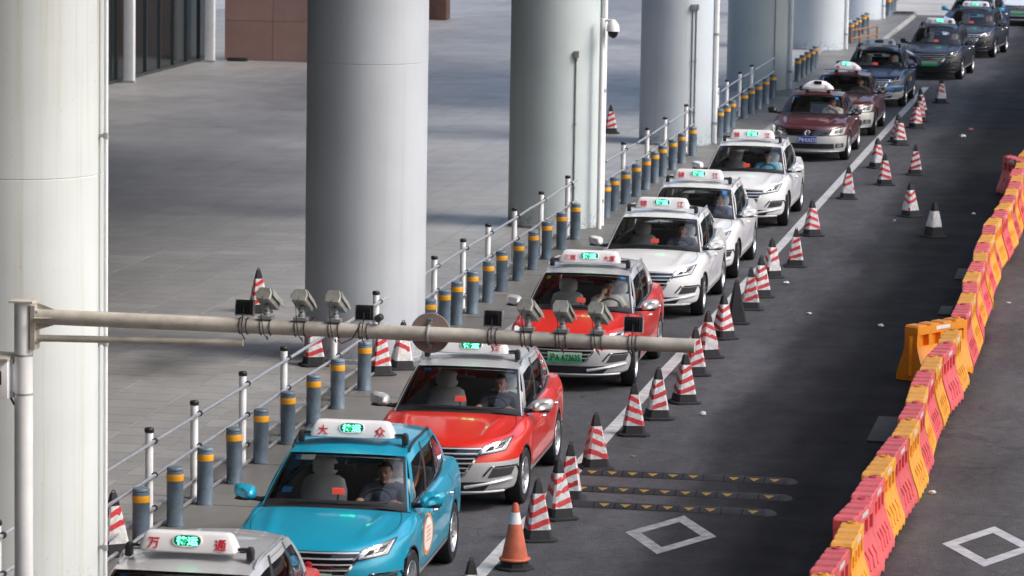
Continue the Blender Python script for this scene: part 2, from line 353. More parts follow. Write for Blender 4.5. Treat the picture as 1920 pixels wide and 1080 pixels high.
def paint(name, col, metal=.0, rough=.32, flake=.04, coat=.65):
    m = mat('paint_' + name, col, rough, metal, coat=coat, var=flake, vscale=2.5); n, N, b = nodes_of(m)      # road film along the sills, a little dust everywhere
    tc = N.new('ShaderNodeTexCoord'); sp = N.new('ShaderNodeSeparateXYZ'); n.links.new(tc.outputs['Object'], sp.inputs[0])
    mr = N.new('ShaderNodeMapRange'); mr.inputs[1].default_value = .2; mr.inputs[2].default_value = .75; mr.inputs[3].default_value = .26; mr.inputs[4].default_value = .01; n.links.new(sp.outputs['Z'], mr.inputs[0])
    ns = N.new('ShaderNodeTexNoise'); ns.inputs['Scale'].default_value = 6; ns.inputs['Detail'].default_value = 7; ns.inputs['Roughness'].default_value = .7; n.links.new(tc.outputs['Object'], ns.inputs['Vector'])
    mr2 = N.new('ShaderNodeMapRange'); mr2.inputs[1].default_value = .35; mr2.inputs[2].default_value = .7; n.links.new(ns.outputs['Fac'], mr2.inputs[0])
    mu = N.new('ShaderNodeMath'); mu.operation = 'MULTIPLY'; n.links.new(mr.outputs[0], mu.inputs[0]); n.links.new(mr2.outputs[0], mu.inputs[1])
    mx = N.new('ShaderNodeMix'); mx.data_type = 'RGBA'; mx.inputs[7].default_value = (.17, .155, .135, 1); n.links.new(mu.outputs[0], mx.inputs[0])
    l = [k for k in n.links if k.to_socket == b.inputs['Base Color']][0]; n.links.new(l.from_socket, mx.inputs[6]); n.links.new(mx.outputs[2], b.inputs['Base Color'])
    n.links.new(mx.outputs[2], b.inputs['Base Color'])
    return m
P = dict(red=paint('red', (.68, .022, .011)), silver=paint('silver', (.60, .605, .615), .4, .34), blue=paint('turquoise', (.008, .34, .52), .15, .3),
         white=paint('white', (.78, .785, .79)), maroon=paint('maroon', (.07, .007, .010), .0, .38), navy=paint('navy', (.004, .006, .022), 0, .4, .04, .3),
         deepblue=paint('deep_blue', (.005, .022, .085), .0, .38, .04, .35), skyblue=paint('sky_blue', (.06, .28, .62), .2), black=paint('black', (.012, .012, .014)))

# ------------------------------------------------------------------ ground and road
S = .12                                           # pavement level above the road
def structure(o, name=None): o['kind'] = 'structure'; return o
structure(MB().add([(-900, -900, -.004), (900, -900, -.004), (900, 900, -.004), (-900, 900, -.004)], [(0, 1, 2, 3)]).build('ground', mat('far_ground', (.10, .10, .10), .9, var=.2, vscale=.05), smooth=0))
KX = -9.86                                        # kerb face
g = MB(); xs = [KX - .2] + [KX + .5 * i for i in range(0, 70)]; 
g.grid([[(x, y, 0) for x in (KX - .3, -3, 6, 30)] for y in (-20, 40, 100, 160, 260)], flip=False)
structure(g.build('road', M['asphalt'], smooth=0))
# lane line (one continuous painted strip, a gentle bend far away)
def bend(y): return 0
ln = MB(); L = []; R_ = []
ys = [20 + i * 2.0 for i in range(46)]
ln.grid([[(-7.22 + bend(y) + random.uniform(-.006, .006), y, .004), (-7.04 + bend(y) + random.uniform(-.006, .006), y, .004)] for y in ys])
structure(ln.build('lane_line', M['white_line'], smooth=0))
def diamond(cx, cy, hx, hy, wd):
    o = [(cx, cy + hy), (cx - hx, cy), (cx, cy - hy), (cx + hx, cy)]
    k = 1 - wd; i = [(cx, cy + hy * k), (cx - hx * k, cy), (cx, cy - hy * k), (cx + hx * k, cy)]
    b = MB(); b.add([(*p, .004) for p in o] + [(*p, .004) for p in i], [(j, (j + 1) % 4, 4 + (j + 1) % 4, 4 + j) for j in range(4)])
    return b
structure(diamond(-5.43, 41.8, .52, 1.15, .34).build('lane_diamond_marking', M['white_worn'], smooth=0))
structure(diamond(-1.86, 42.04, .53, 1.18, .34).build('lane_diamond_marking', M['white_line'], smooth=0))
# pavement strip, kerb stones
pv = structure(MB().box(((KX - .15 - 11.3) / 2, 85, S / 2 - .012), (11.3 + KX - .15 , 230, S - .004)).build('pavement', M['joint'], smooth=0))
kb = structure(link('kerb', None)); 
ks = bevelled(MB().box((0, 0, S / 2 - .0), (.15, .985, S + .0)).mesh('kerb_stone', M['kerb'], 0), .012)
for i in range(128):
    o = link('kerb_stone', ks, kb, (KX - .075, 18.5 + i, 0))
def tone(me, val=None):
    a = me.attributes.new('tone', 'FLOAT', 'FACE'); a.data.foreach_set('value', [random.random() if val is None else val] * len(me.polygons)); return me
def slab_mesh(dx, dy, matl):
    me = MB().box((0, 0, -.015), (dx - .009, dy - .009, .03), taper=.994).mesh('paving_slab', matl, 0); return tone(me)
# pavement slabs: one cast slab across the strip
walk_v = [slab_mesh(1.285, 2.7, M['walk']) for _ in range(6)]
for i in range(46): link('paving_slab', random.choice(walk_v), pv, (KX - .15 - .645, 24 + i * 2.71, S))
# plaza: base, 300 separate slabs in front, the rest as joined slabs
pz = structure(MB().box((-46.5, 85, S / 2 - .012), (70.4, 230, S - .004)).build('plaza', M['joint'], smooth=0))
pl_v = [slab_mesh(.9, .6, M['slab']) for _ in range(9)]
near = set()
cand = []
PX0, PY0 = -11.3 - .45, 30.3
for i in range(60):
    for j in range(220):
        x = PX0 - i * .9 ; y = PY0 + j * .6
        cand.append((i, j, x, y))
def showsize(x, y):                               # in view between the columns, nearest first
    d = Vector((x, y, 0)) - EYE; z = d.dot(fw); px = 960 + 7100 * d.dot(rr) / z; py = 540 - 7100 * d.dot(uu) / z
    return (-20 < px < 1940 and -20 < py < 1100), y
vis = sorted([(showsize(x, y)[1], i, j) for i, j, x, y in cand if showsize(x, y)[0]])[:300]
near = {(i, j) for _, i, j in vis}
rest = MB(); tones = []
for i, j, x, y in cand:
    off = (i % 2) * .3
    if (i, j) in near: link('paving_slab', random.choice(pl_v), pz, (x, y + off, S))
    else:
        dx, dy = .4455, .2955
        rest.add([(x - dx, y + off - dy, S), (x + dx, y + off - dy, S), (x + dx, y + off + dy, S), (x - dx, y + off + dy, S)], [(0, 1, 2, 3)]); tones.append(random.random())
me = rest.mesh('paving_slabs', M['slab'], 0); a = me.attributes.new('tone', 'FLOAT', 'FACE'); a.data.foreach_set('value', tones)
tag(link('paving_slabs', me, pz), kind='stuff')

# ------------------------------------------------------------------ decks overhead (out of the picture, they shade the place)
def deck(name, x0, x1, y0, y1, z, t=1.4):
    me = MB().box(((x0 + x1) / 2, (y0 + y1) / 2, z + t / 2), (x1 - x0, y1 - y0, t)).mesh(name, M['deck'], 0)
    return structure(link(name, me))
deck('overhead_deck', -60, -6.4, -80, 82, 11.2)
deck('overhead_deck', -60, -24.5, 82.1, 135, 11.2)
deck('overhead_sky_block', -6.3, 30, -80, 18, 11.2, 1.5)  # unseen, added behind the camera to block the high sky
deck('overhead_deck', -13.2, -9.8, 82.1, 178, 11.2)
deck('overhead_shade_strip', 3.8, 8.2, -5, 175, 9.6, .9)  # unseen strip, added to cast the dark band beside the barriers
deck('overhead_crossing', -9.7, 22, 94, 111, 11.4, 1.6)

# ------------------------------------------------------------------ columns
COLS = [(-11.48, 36.6), (-11.49, 53.4), (-11.61, 71.0), (-11.62, 88.8), (-11.64, 106.4), (-11.6, 124.0), (-11.75, 141.6)]
cl = ['cream white round column with rust streaks behind the camera pole', 'tall lavender grey round column behind the round sign disc', 'round column carrying the dome camera and a thin conduit',
      'round column behind the railing with two thin conduits', 'round column just behind the maroon taxis', 'shaded round column beyond the maroon taxis', 'farthest shaded round column near the orange fence']
RC = .875
columns = []
for k, (x, y) in enumerate(COLS):
    t = thing('support_column', cl[k], 'column', (x, y, S), group='columns along the taxi lane'); columns.append(t)
    b = MB(); b.lathe([(RC + .012, 0), (RC + .012, .06), (RC, .07), (RC, 4.30), (RC - .006, 4.303), (RC - .006, 4.312), (RC, 4.315), (RC, 11.19)], 96, cap=(False, True)); b.build('shaft', M[['column', 'column_lav', 'column_green', 'column_blue', 'column_green', 'column_blue', 'column_blue'][k]], t)
    # drain pipe on the road side
    if k != 1:
        a = radians(-8) if k else radians(-3)
        px, py = (RC + .07) * cos(a), (RC + .07) * sin(a)
        pb = MB().tube([(px, py, .02), (px, py, 11.1)], .055 if k else .022, 14); p = pb.build('drain_pipe', M['pipe_white'], t)
        cb = MB()
        for z in (.5, 2.6, 4.7, 6.8): cb.lathe([(.064 if k else .03, z - .03), (.064 if k else .03, z + .03)], 14, c=(px, py, 0)); cb.box((px - .06, py, z), (.1, .05, .03))
        cb.pieces('pipe_clip', M['galv'], p)
    if k in (2, 3, 4):
        for q, (da, top) in enumerate({2: [(-56, 3.25)], 3: [(-60, 3.2), (-54, 3.2)], 4: [(-52, 5.5)]}[k]):
            a = radians(da); px, py = (RC + .018) * cos(a), (RC + .018) * sin(a)
            c = MB().tube([(px, py, .0), (px, py, top)], .016, 8).build('conduit', M['galv'], t)
            q1 = MB().box((px + .02 * cos(a), py + .02 * sin(a), top + .06), (.09, .09, .13)); q1.build('junction_box', M['galv'], c)
            kb2 = MB()
            for z in (.8, 2.0, 3.2): kb2.box((px, py, z), (.06, .06, .02))
            kb2.pieces('conduit_clip', M['galv'], c)

# ------------------------------------------------------------------ bollards
bp = MB(); bp.lathe([(.10, 0), (.10, .02), (.094, .03), (.094, .515), (.096, .518)], 28, cap=(True, False)); bp.lathe([(.096, .588), (.094, .591), (.094, .62), (.089, .625), (.089, .632), (.0955, .637), (.0955, .652), (.088, .664), (.06, .672), (.0, .674)], 28, cap=(True, False))
bband = MB().lathe([(.0965, .516), (.0975, .522), (.0975, .585), (.0965, .59)], 28)
bm1 = bp.mesh('bollard_post', M['bollard'], 40); bm2 = bband.mesh('band', M['bollard_band'], 40)
BOL = {1: [38.96, 40.30, 41.63, 43.0, 44.41, 45.82, 47.22, 48.67, 50.3], 2: [54.9, 56.0, 57.0, 58.29, 59.68, 61.10, 62.5, 64.05, 65.57, 67.1, 68.7], 3: [72.46, 73.7, 75.0, 76.5, 77.9, 79.3, 80.75, 82.25, 83.8, 85.6],
       4: [90.6, 91.95, 93.4, 96.1, 97.7, 99.15, 101.0, 102.7], 5: [109.4, 110.8, 112.2, 113.6, 115.0], 6: [127.6, 129.0, 130.5, 132.4, 133.6], 7: [144, 145.4, 146.9], 0: [27.9, 29.3, 30.7, 32.1, 33.4]}
nm = ['first', 'second', 'third', 'fourth', 'fifth', 'sixth', 'seventh']
for bay, ys_ in BOL.items():
    if bay == 0: continue
    for i, y in enumerate(ys_):
        if bay == 2 and i == 0: pass
        t = thing('bollard', 'slate bollard with amber band, %s one past the %s column' % (ORD[i + 1], nm[bay - 1]), 'bollard', (-10.82 + random.uniform(-.02, .02), y, S), random.uniform(0, 6), 'bollards along the taxi lane')
        t.rotation_euler = (random.gauss(0, .008), random.gauss(0, .008), random.uniform(0, 6))
        link('post', bm1, t); link('band', bm2, t)

# ------------------------------------------------------------------ railings
RX = -11.03; RAILZ = [1.00, .62, .25, .035]
def railing(label, posts, y0, y1, rails=True):
    t = thing('guard_railing', label, 'railing', (RX, posts[0], S), group='railings between the columns')
    P0 = posts[0]
    for y in posts:
        p = MB().lathe([(.046, 0), (.046, 1.095)], 16, c=(0, y - P0, 0)).build('post', M['pipe_white'], t)
        MB().lathe([(.050, 1.095), (.053, 1.10), (.053, 1.135), (.042, 1.148), (0, 1.15)], 16, c=(0, y - P0, 0), cap=(True, False)).build('cap', M['black_plastic'], p)
        for z in RAILZ[:3]: MB().tube([(.065, y - P0 - .03, z), (.065, y - P0 - .012, z), (.065, y - P0 + .012, z), (.065, y - P0 + .03, z)], [.031, .035, .035, .031], 10).build('clamp', M['black_plastic'], p)
        MB().lathe([(.075, 0), (.075, .012)], 16, c=(0, y - P0, 0)).build('foot_plate', M['galv'], p)
    for k, z in enumerate(RAILZ):
        n = max(2, int((y1 - y0) / 1.2)); pts = [(.065 + random.gauss(0, .004), y0 + (y1 - y0) * i / n - P0, z + random.gauss(0, .004)) for i in range(n + 1)]
        MB().tube(pts, .022, 10).build('rail', M['steel'], t)
    return t
railing('white post railing with steel rails beside the pole at the lower corner', [30.6, 32.6, 34.5], 29.6, 35.2)
railing('white post railing with steel rails between the first and second columns', [40.0, 41.95, 44.25, 46.4, 49.3, 52.0], 37.7, 52.5)
railing('white post railing with steel rails between the second and third columns', [54.6, 56.25, 58.6, 60.8, 63.3, 66.05, 69.0], 54.3, 69.7)
railing('short white post railing just past the third column up to its gap', [73.2, 76.1], 72.2, 77.3)
railing('white post railing past the gap towards the fourth column', [79.6, 82.4, 86.0], 77.6, 86.8)
railing('far white post railing between the fourth and fifth columns', [91.9, 93.9, 96.7, 99.4], 90.0, 104.4)

# ------------------------------------------------------------------ traffic cones
def cone_mesh(seed, style):
    rnd = random.Random(seed); hw = lambda z: .150 - (z - .03) * .185
    def ring(z, h, ch=.22): 
        c = h * ch; return [(h, -h + c, z), (h, h - c, z), (h - c, h, z), (-h + c, h, z), (-h, h - c, z), (-h, -h + c, z), (-h + c, -h, z), (h - c, -h, z)]
    b = MB(); b.loft([ring(0, .205, .3), ring(.022, .205, .3), ring(.035, .185, .3)]); base = b
    b = MB(); b.loft([ring(.035, hw(.035)), ring(.10, hw(.10)), ring(.60, hw(.60)), ring(.655, hw(.655) * .95), ring(.672, .022, .4)])
    b.tube([(.02 * cos(a), 0, .675 + .022 * sin(a)) for a in [pi * i / 6 for i in range(7)]], .006, 6)
    body = b
    sl = MB(); st = MB()
    if style in ('striped', 'torn'):
        z0, z1 = .135, .535
        e = .004
        sl.loft([ring(z0, hw(z0) + e), ring(z0 + .2, hw(z0 + .2) + e), ring(z1, hw(z1) + e)], cap=(False, False))
        chev = rnd.choice([1, 1, -1]); 
        for f in range(4):
            A = Matrix.Rotation(f * pi / 2, 3, 'Z'); slope = (.10 if f % 2 == 0 else -.10) * chev
            for k in range(3):
                if style == 'torn' and rnd.random() < .25 and k == 0: continue
                zc = z0 + .065 + k * .135; n = 5
                lo = []; hi = []
                for i in range(n + 1):
                    s_ = -1 + 2 * i / n
                    if style == 'torn' and (rnd.random() < .18): jl = rnd.uniform(-.03, .03); jh = rnd.uniform(-.03, .02)
                    else: jl = jh = rnd.uniform(-.003, .003)
                    for lst, dz in ((lo, -.031 + jl), (hi, .031 + jh)):
                        z = min(max(zc + dz + slope * s_ * .32, z0 + .004), z1 - .004); h = hw(z) + e + .0022
                        lst.append(A @ Vector((s_ * h * .775, -h, z)))
                st.grid([lo, hi])
            # corner chamfers carry the stripe round
            for k in range(3):
                zc = z0 + .065 + k * .135
                z_ = zc + slope * .32
                if style == 'torn' and rnd.random() < .35: continue
                q = []
                for z in (max(z_ - .031, z0 + .004), min(z_ + .031, z1 - .004)):
                    h = hw(z) + e + .0022; q.append([A @ Vector((h * .78, -h, z)), A @ Vector((h, -h * .78, z))])
                st.grid(q)
    elif style == 'pale':
        z0, z1 = .2, .50
        sl.loft([ring(z0, hw(z0) + .004), ring(z1, hw(z1) + .004)], cap=(False, False))
    return base, body, sl, st
def cone(x, y, z, label, seed, style='striped', rz=None, tilt=(0, 0)):
    rnd = random.Random(seed * 13 + 5)
    t = thing('traffic_cone', label, 'cone', (x, y, z), 0, 'striped cones beside the taxi queue')
    t.rotation_euler = (tilt[0] + rnd.gauss(0, .015), tilt[1] + rnd.gauss(0, .015), rnd.uniform(.15, .75) if rz is None else rz)
    base, body, sl, st = cone_mesh(seed, style)
    base.build('base', M['rubber'], t, 30); body.build('cone_body', M['rubber'], t, 30)
    if sl.V:
        s_ = sl.build('sleeve', M['cone_white'], t, 20)
        if st.V: st.build('stripe_print', M['cone_red'], s_, 20)
    return t
def round_cone(x, y, label):
    t = thing('traffic_cone', label, 'cone', (x, y, 0))
    b = MB(); h = [(.215, .0), (.215, .02), (.20, .03), (.16, .033), (.15, .10), (.13, .12)]
    b.lathe(h, 8, cap=(True, True)); b.build('base', M['rubber'], t, 30)
    r = lambda z: .148 - (z - .10) * .198
    c = MB(); c.lathe([(.168, .10), (.172, .112), (.166, .122), (r(.125), .127), (r(.50), .50)], 28, cap=(True, False)); c.build('cone_body', M['cone_orange'], t, 40)
    MB().lathe([(r(.245) + .0015, .205), (r(.245) + .0015, .245)], 28, cap=(False, False)).build('dark_band', M['cone_orange2'], t, 40)
    MB().lathe([(r(.50) + .002, .495), (r(.62) + .002, .62)], 28, cap=(False, False)).build('collar', M['refl_white'], t, 40)
    MB().lathe([(r(.62), .618), (r(.70) + .004, .70), (.02, .72), (0, .722)], 28, cap=(False, False)).build('tip', M['cone_orange2'], t, 40)
    return t
round_cone(-6.82, 39.5, 'faded orange round cone with white collar at the end of the cone row')
CN = [(-6.77, 36.6, 'striped', 'cone at the bottom edge showing only its black tip'),
      (-6.85, 41.13, 'striped', 'striped cone right behind the faded orange cone'),
      (-6.83, 42.43, 'torn', 'second striped cone behind the faded orange cone'),
      (-6.88, 43.61, 'torn', 'striped cone with torn sleeve at the end of the middle speed hump'),
      (-6.91, 45.8, 'torn', 'striped cone with flaking stripes standing just beyond the speed humps'),
      (-6.80, 48.36, 'torn', 'striped cone with crumpled sleeve, second beyond the speed humps'),
      (-6.68, 49.71, 'torn', 'striped cone with ragged stripes, third beyond the speed humps'),
      (-6.50, 51.14, 'striped', 'clean striped cone standing right of the row near the beam end'),
      (-6.67, 53.68, 'torn', 'ragged striped cone half hidden by the end of the beam'),
      (-6.70, 55.45, 'torn', 'striped cone just beyond the end of the beam'),
      (-6.72, 57.46, 'striped', 'bright striped cone on a tall black foot beside the front white taxi'),
      (-6.72, 59.2, 'black', 'plain black cone without sleeve beside the front white taxi'),
      (-6.68, 60.92, 'torn', 'striped cone just behind the plain black cone'),
      (-6.70, 62.5, 'torn', 'striped cone second behind the plain black cone'),
      (-6.80, 65.14, 'torn', 'striped cone beside the middle white taxi'),
      (-6.55, 66.8, 'torn', 'pale red striped cone with black tip between the middle and rear white taxis'),
      (-6.72, 71.64, 'torn', 'striped cone beside the rear white taxi'),
      (-6.65, 78.55, 'torn', 'striped cone standing alone on the lane line beyond the rear white taxi'),
      (-6.58, 85.4, 'torn', 'striped cone beside the front maroon taxi touching the lane line'),
      (-6.12, 81.66, 'striped', 'striped cone a step right of the lane line before the maroon taxi'),
      (-5.63, 84.1, 'striped', 'striped cone out in the road opposite the front maroon taxi'),
      (-5.13, 75.6, 'torn', 'striped cone out in the road nearer the barriers'),
      (-4.45, 72.2, 'pale', 'black cone with plain pale sleeve out in the road by the barriers'),
      (-6.50, 91.3, 'torn', 'striped cone right of the rear maroon taxi'),
      (-6.62, 92.1, 'torn', 'striped cone just behind another beside the rear maroon taxi'),
      (-6.46, 96.2, 'torn', 'far striped cone beside the deep blue taxi'),
      (-6.5, 98.2, 'torn', 'far striped cone in the middle of the three by the deep blue taxi'),
      (-6.62, 100.4, 'torn', 'farthest striped cone of the three by the deep blue taxi'),
      (-6.35, 104.5, 'torn', 'farthest striped cone standing alone before the navy taxi')]
for i, (x, y, stl, lb) in enumerate(CN): cone(x, y, 0, lb, i + 1, stl)
PC = [(-11.99, 52.3, 'striped', 'striped cone on the plaza behind the railing left of the second column'), (-10.9, 51.75, 'striped', 'striped cone at the foot of the second column, nearer of two'),
      (-10.72, 52.35, 'torn', 'striped cone at the foot of the second column, farther of two'), (-13.46, 90.7, 'striped', 'lone striped cone on the plaza between the third and fourth columns'),
      (-11.03, 38.6, 'torn', 'weathered striped cone beside the first column at the lower corner'), (-14.08, 57.5, 'striped', 'striped cone on the plaza seen above the beam floodlight')]
for i, (x, y, stl, lb) in enumerate(PC): cone(x, y, S, lb, 60 + i, stl)

# ------------------------------------------------------------------ water-filled barriers
def barrier_parts():
    Lh = .645; b = MB()
    # lower skirt as a loft of the side profile, with cut-outs at the foot
    prof = [(.235, 0), (.24, .06), (.225, .13), (.155, .33), (.118, .45), (.112, .50)]
    n = 24; rows = []
    for s_ in (1, -1):
        pass
    ends = [-Lh + 2 * Lh * i / n for i in range(n + 1)]
    def foot(i): return .028 if (i % 6) in (2, 3, 4) else 0.0
    rings = []
    for i, y in enumerate(ends):
        f = foot(i); r = [(-x, y, max(z, f)) for x, z in prof] + [(x, y, max(z, f)) for x, z in reversed(prof)]
        rings.append(r)
    b.loft(rings)
    # upright ribs and windows
    xs_ = [-.60, -.30, 0, .30, .60]
    for y in xs_: b.box((0, y, .585), (.215, .09, .20))
    b.box((0, 0, .585), (.06, 1.2, .19))
    # cap beam, corrugated across
    m_ = 40; cr = []
    for i in range(m_ + 1):
        y = -Lh + 2 * Lh * i / m_; z = .80 - (.028 if (i % 10) in (0, 8, 9) else 0); wd = .118 if (i % 10) not in (0, 9) else .112
        cr.append([(-wd, y, .665), (-wd, y, z - .012), (-wd + .012, y, z), (wd - .012, y, z), (wd, y, z - .012), (wd, y, .665)])
    b.loft(cr)
    # moulded chevron ribs on the skirt
    for sx in (1, -1):
        for k in range(4):
            y = -.33 + .22 * k
            for dz, dy in ((1, .055), (-1, .055)):
                p0 = (sx * .185, y, .25); zz = .25 + dz * .10; xx = .185 - dz * .036
                b.tube([(sx * .188, y + .05, .25), (sx * (xx + .004), y - .04, zz)], .011, 6)
    strip = MB()
    for sx in (1, -1): strip.box((sx * .1195, 0, .735), (.006, .36, .05))
    lug = MB().lathe([(.055, .80), (.055, .815), (.03, .818), (.03, .80)], 14, c=(0, Lh - .12, 0), cap=(True, False))
    pin = MB()
    for s_ in (1, -1): pin.lathe([(.035, .08), (.035, .64)], 10, c=(0, s_ * (Lh + .012), 0))
    return b, strip, lug, pin
bb, bs, bl, bpn = barrier_parts()
BM = {}
for c in ('red', 'yellow', 'orange'):
    mm = bb.mesh('barrier_body', M['bar_' + c], 28); BM[c] = [('body', mm)] + [('reflector', q.mesh('reflector', M['refl_white'], 0)) for q in bs.islands()] + [('filler_cap', bl.mesh('filler_cap', M['bar_' + c], 30))] + [('hinge_pin', q.mesh('hinge_pin', M['bar_' + c], 30)) for q in bpn.islands()]
def barrier(x, y, rz, c, label, pitch=0):
    t = thing('water_barrier', label, 'barrier', (x, y, 0), rz, 'plastic barriers along the road'); t.scale = (1, 1, 1)
    for nme, me in BM[c]: link(nme, me, t)
    return t
BR = [(-3.2, 34.3, 'r'), (-3.2, 35.63, 'y'), (-3.2, 36.96, 'r'), (-3.15, 38.35, 'y'), (-3.28, 39.75, 'r'), (-3.16, 41.1, 'r'), (-3.15, 42.45, 'y'), (-3.1, 43.82, 'r'), (-3.04, 45.15, 'y'), (-3.06, 46.47, 'r'), (-3.09, 47.8, 'y'), (-3.11, 49.15, 'r'), (-3.09, 50.5, 'y'), (-3.03, 51.85, 'r'), (-3.0, 53.2, 'y'),
      (-3.0, 56.0, 'r'), (-3.0, 57.33, 'y'), (-3.02, 58.66, 'r'), (-3.07, 60.0, 'y'), (-3.07, 61.35, 'r'), (-3.08, 62.7, 'y'), (-3.12, 64.05, 'r'), (-3.12, 65.38, 'y'), (-3.14, 66.72, 'r'), (-3.14, 68.06, 'y'), (-3.08, 69.4, 'r'), (-3.07, 70.73, 'y'), (-3.06, 72.06, 'r'), (-3.05, 73.4, 'y'), (-3.05, 74.75, 'r'), (-3.06, 76.08, 'y'), (-3.12, 77.45, 'r'), (-3.09, 78.85, 'y'), (-3.14, 80.3, 'r'), (-3.1, 81.7, 'y'), (-3.05, 83.1, 'r'), (-3.0, 84.5, 'y')]
for i, (x, y, c) in enumerate(BR):
    x0, y0, _ = BR[max(i - 1, 0)]; x1, y1, _ = BR[min(i + 1, len(BR) - 1)]
    rz = -atan2(x1 - x0, y1 - y0) + random.gauss(0, .025)
    cn = 'red' if c == 'r' else 'yellow'
    if i == 4: rz -= .10; x = -3.2
    if y == 80.3: rz += .35; x -= .1
    barrier(x, y, rz, cn, '%s plastic barrier, %s in the row counting up from the bottom edge' % (cn, ORD[i + 1]))
barrier(-3.28, 54.55, radians(-30), 'orange', 'orange yellow barrier standing skewed out of the row')

# ------------------------------------------------------------------ speed humps
def hump(y, label, x0, x1):
    t = thing('speed_hump', label, 'speed bump', (x0, y, 0), group='rubber speed humps across the road')
    prof = [(-.15, 0), (-.142, .012), (-.065, .047), (0, .052), (.065, .047), (.142, .012), (.15, 0)]
    n = int((x1 - x0) / .25)
    seg = MB().loft([[(.004, a, z) for a, z in prof][::-1], [(.246, a, z) for a, z in prof][::-1]]).mesh('segment', M['rubber'], 30)
    tri = MB().add([(.05, -.062, .0465), (.125, -.14, .017), (.20, -.062, .0465), (.125, -.10, .0338)], [(0, 1, 3), (1, 2, 3), (0, 3, 2)]).mesh('arrow', M['bump_yellow'], 0)
    tri2 = MB().add([(.05, -.135, .0205), (.05, -.06, .0475), (.20, -.06, .0475), (.20, -.135, .0205)], [(0, 3, 2, 1)]).mesh('arrow_panel', M['bump_yellow'], 0)
    tri = MB().add([(.058, -.066, .0478), (.187, -.066, .0478), (.122, -.125, .0212)], [(0, 2, 1)]).mesh('arrow', M['bump_yellow'], 0)
    for i in range(n):
        s_ = link('segment', seg, t, (i * .25, 0, 0))
        if i % 1 == 0 and random.random() > .08: link('arrow', tri, s_, (0, 0, .0015))
    e = MB(); rings = []
    for k in range(7):
        f = cos(k / 6 * pi / 2); rings.append([(n * .25 + .15 * sin(k / 6 * pi / 2), a * max(f, .02), z * max(f, .02)) for a, z in prof][::-1])
    e.loft(rings).build('end_cap', M['rubber'], t, 40)
    return t
hump(45.4, 'rubber speed hump with yellow arrows, farthest of three', -7.0, -4.4)
hump(44.3, 'rubber speed hump with yellow arrows, middle of three', -6.95, -4.45)
hump(43.3, 'rubber speed hump with yellow arrows, nearest of three', -6.78, -4.5)

# ------------------------------------------------------------------ camera gantry on the pole
PY = 33.9; PXX = -10.57; BZ = 3.35
gt = thing('camera_gantry', 'white pole with long cream weathered beam reaching over the taxi lane', 'gantry', (PXX, PY, S))
lz = BZ - S
pole = MB().lathe([(.16, 0), (.16, .02), (.088, .03), (.088, lz + .13), (.08, lz + .14)], 32).build('pole', M['pipe_white'], gt)
MB().box((.11, 0, lz - .1), (.045, .16, .42)).build('flange', M['beam'], gt, 0)
MB().box((0, 0, lz + .14), (.23, .2, .02)).build('top_plate', M['beam'], gt, 0)
bolts = MB()
for z in (-.24, -.1, .05): 
    for yy in (-.055, .055): bolts.lathe([(.014, 0), (.014, .02)], 6, c=(.133, yy, lz + z), R=Matrix.Rotation(pi / 2, 3, 'Y'))
bolts.pieces('bolt', M['galv'], gt)
gus = MB()
for rz_ in (0, pi / 2, pi, -pi / 2):
    A = Matrix.Rotation(rz_, 3, 'X'); v = [A @ Vector(p) for p in ((.133, -.004, .06), (.133, .004, .06), (.133, .004, .13), (.133, -.004, .13), (.30, -.004, .06), (.30, .004, .06), (.30, .004, .075), (.30, -.004, .075))]
    gus.add([p + Vector((0, 0, lz)) for p in v], [(0, 1, 2, 3), (4, 7, 6, 5), (0, 4, 5, 1), (1, 5, 6, 2), (2, 6, 7, 3), (3, 7, 4, 0)])
gus.pieces('gusset', M['beam'], gt, 0)
BL = 6.35; TILT = -.004
beam = MB().tube([(.13, 0, lz), (BL * .5, 0, lz + TILT * BL * .5), (BL, 0, lz + TILT * BL)], [.073, .07, .066], 28).build('beam', M['beam'], gt)
MB().tube([(.13, .0, lz - .205), (2.13, -.03, lz - .165)], .033, 16).build('lower_tube', M['beam'], gt)
for z in (lz - .38, lz - .75): MB().lathe([(.0895, z), (.0895, z + .02)], 28).build('strap', M['galv'], gt)
bx = thing('control_box', 'grey metal control box strapped to the white pole', 'box', (PXX - .26, PY - .02, S + lz - .6))
bxm = bevelled(MB().box((0, 0, 0), (.28, .2, .36)).mesh('cabinet', M['pipe_white'], 0), .008); link('cabinet', bxm, bx)
MB().add([(-.16, -.13, .185), (.15, -.13, .185), (.15, .12, .185), (-.16, .12, .185), (-.16, -.13, .205), (.15, -.13, .205), (.15, .12, .24), (-.16, .12, .24)], [(3, 2, 1, 0), (4, 5, 6, 7), (0, 1, 5, 4), (1, 2, 6, 5), (2, 3, 7, 6), (3, 0, 4, 7)]).build('rain_hood', M['beam'], bx, 0)
MB().box((.0, -.104, .02), (.16, .006, .13)).build('label_panel', M['black_plastic'], bx, 0)
br_ = MB()
for z in (-.15, .17): br_.box((.155, .0, z), (.04, .06, .05)); br_.box((.19, .02, z), (.1, .03, .015))
br_.pieces('bracket', M['galv'], bx, 0)
MB().tube([(.13, 0, -.16), (.18, -.02, -.24), (.22, -.03, -.2)], .012, 8).build('cable', M['black_plastic'], bx)

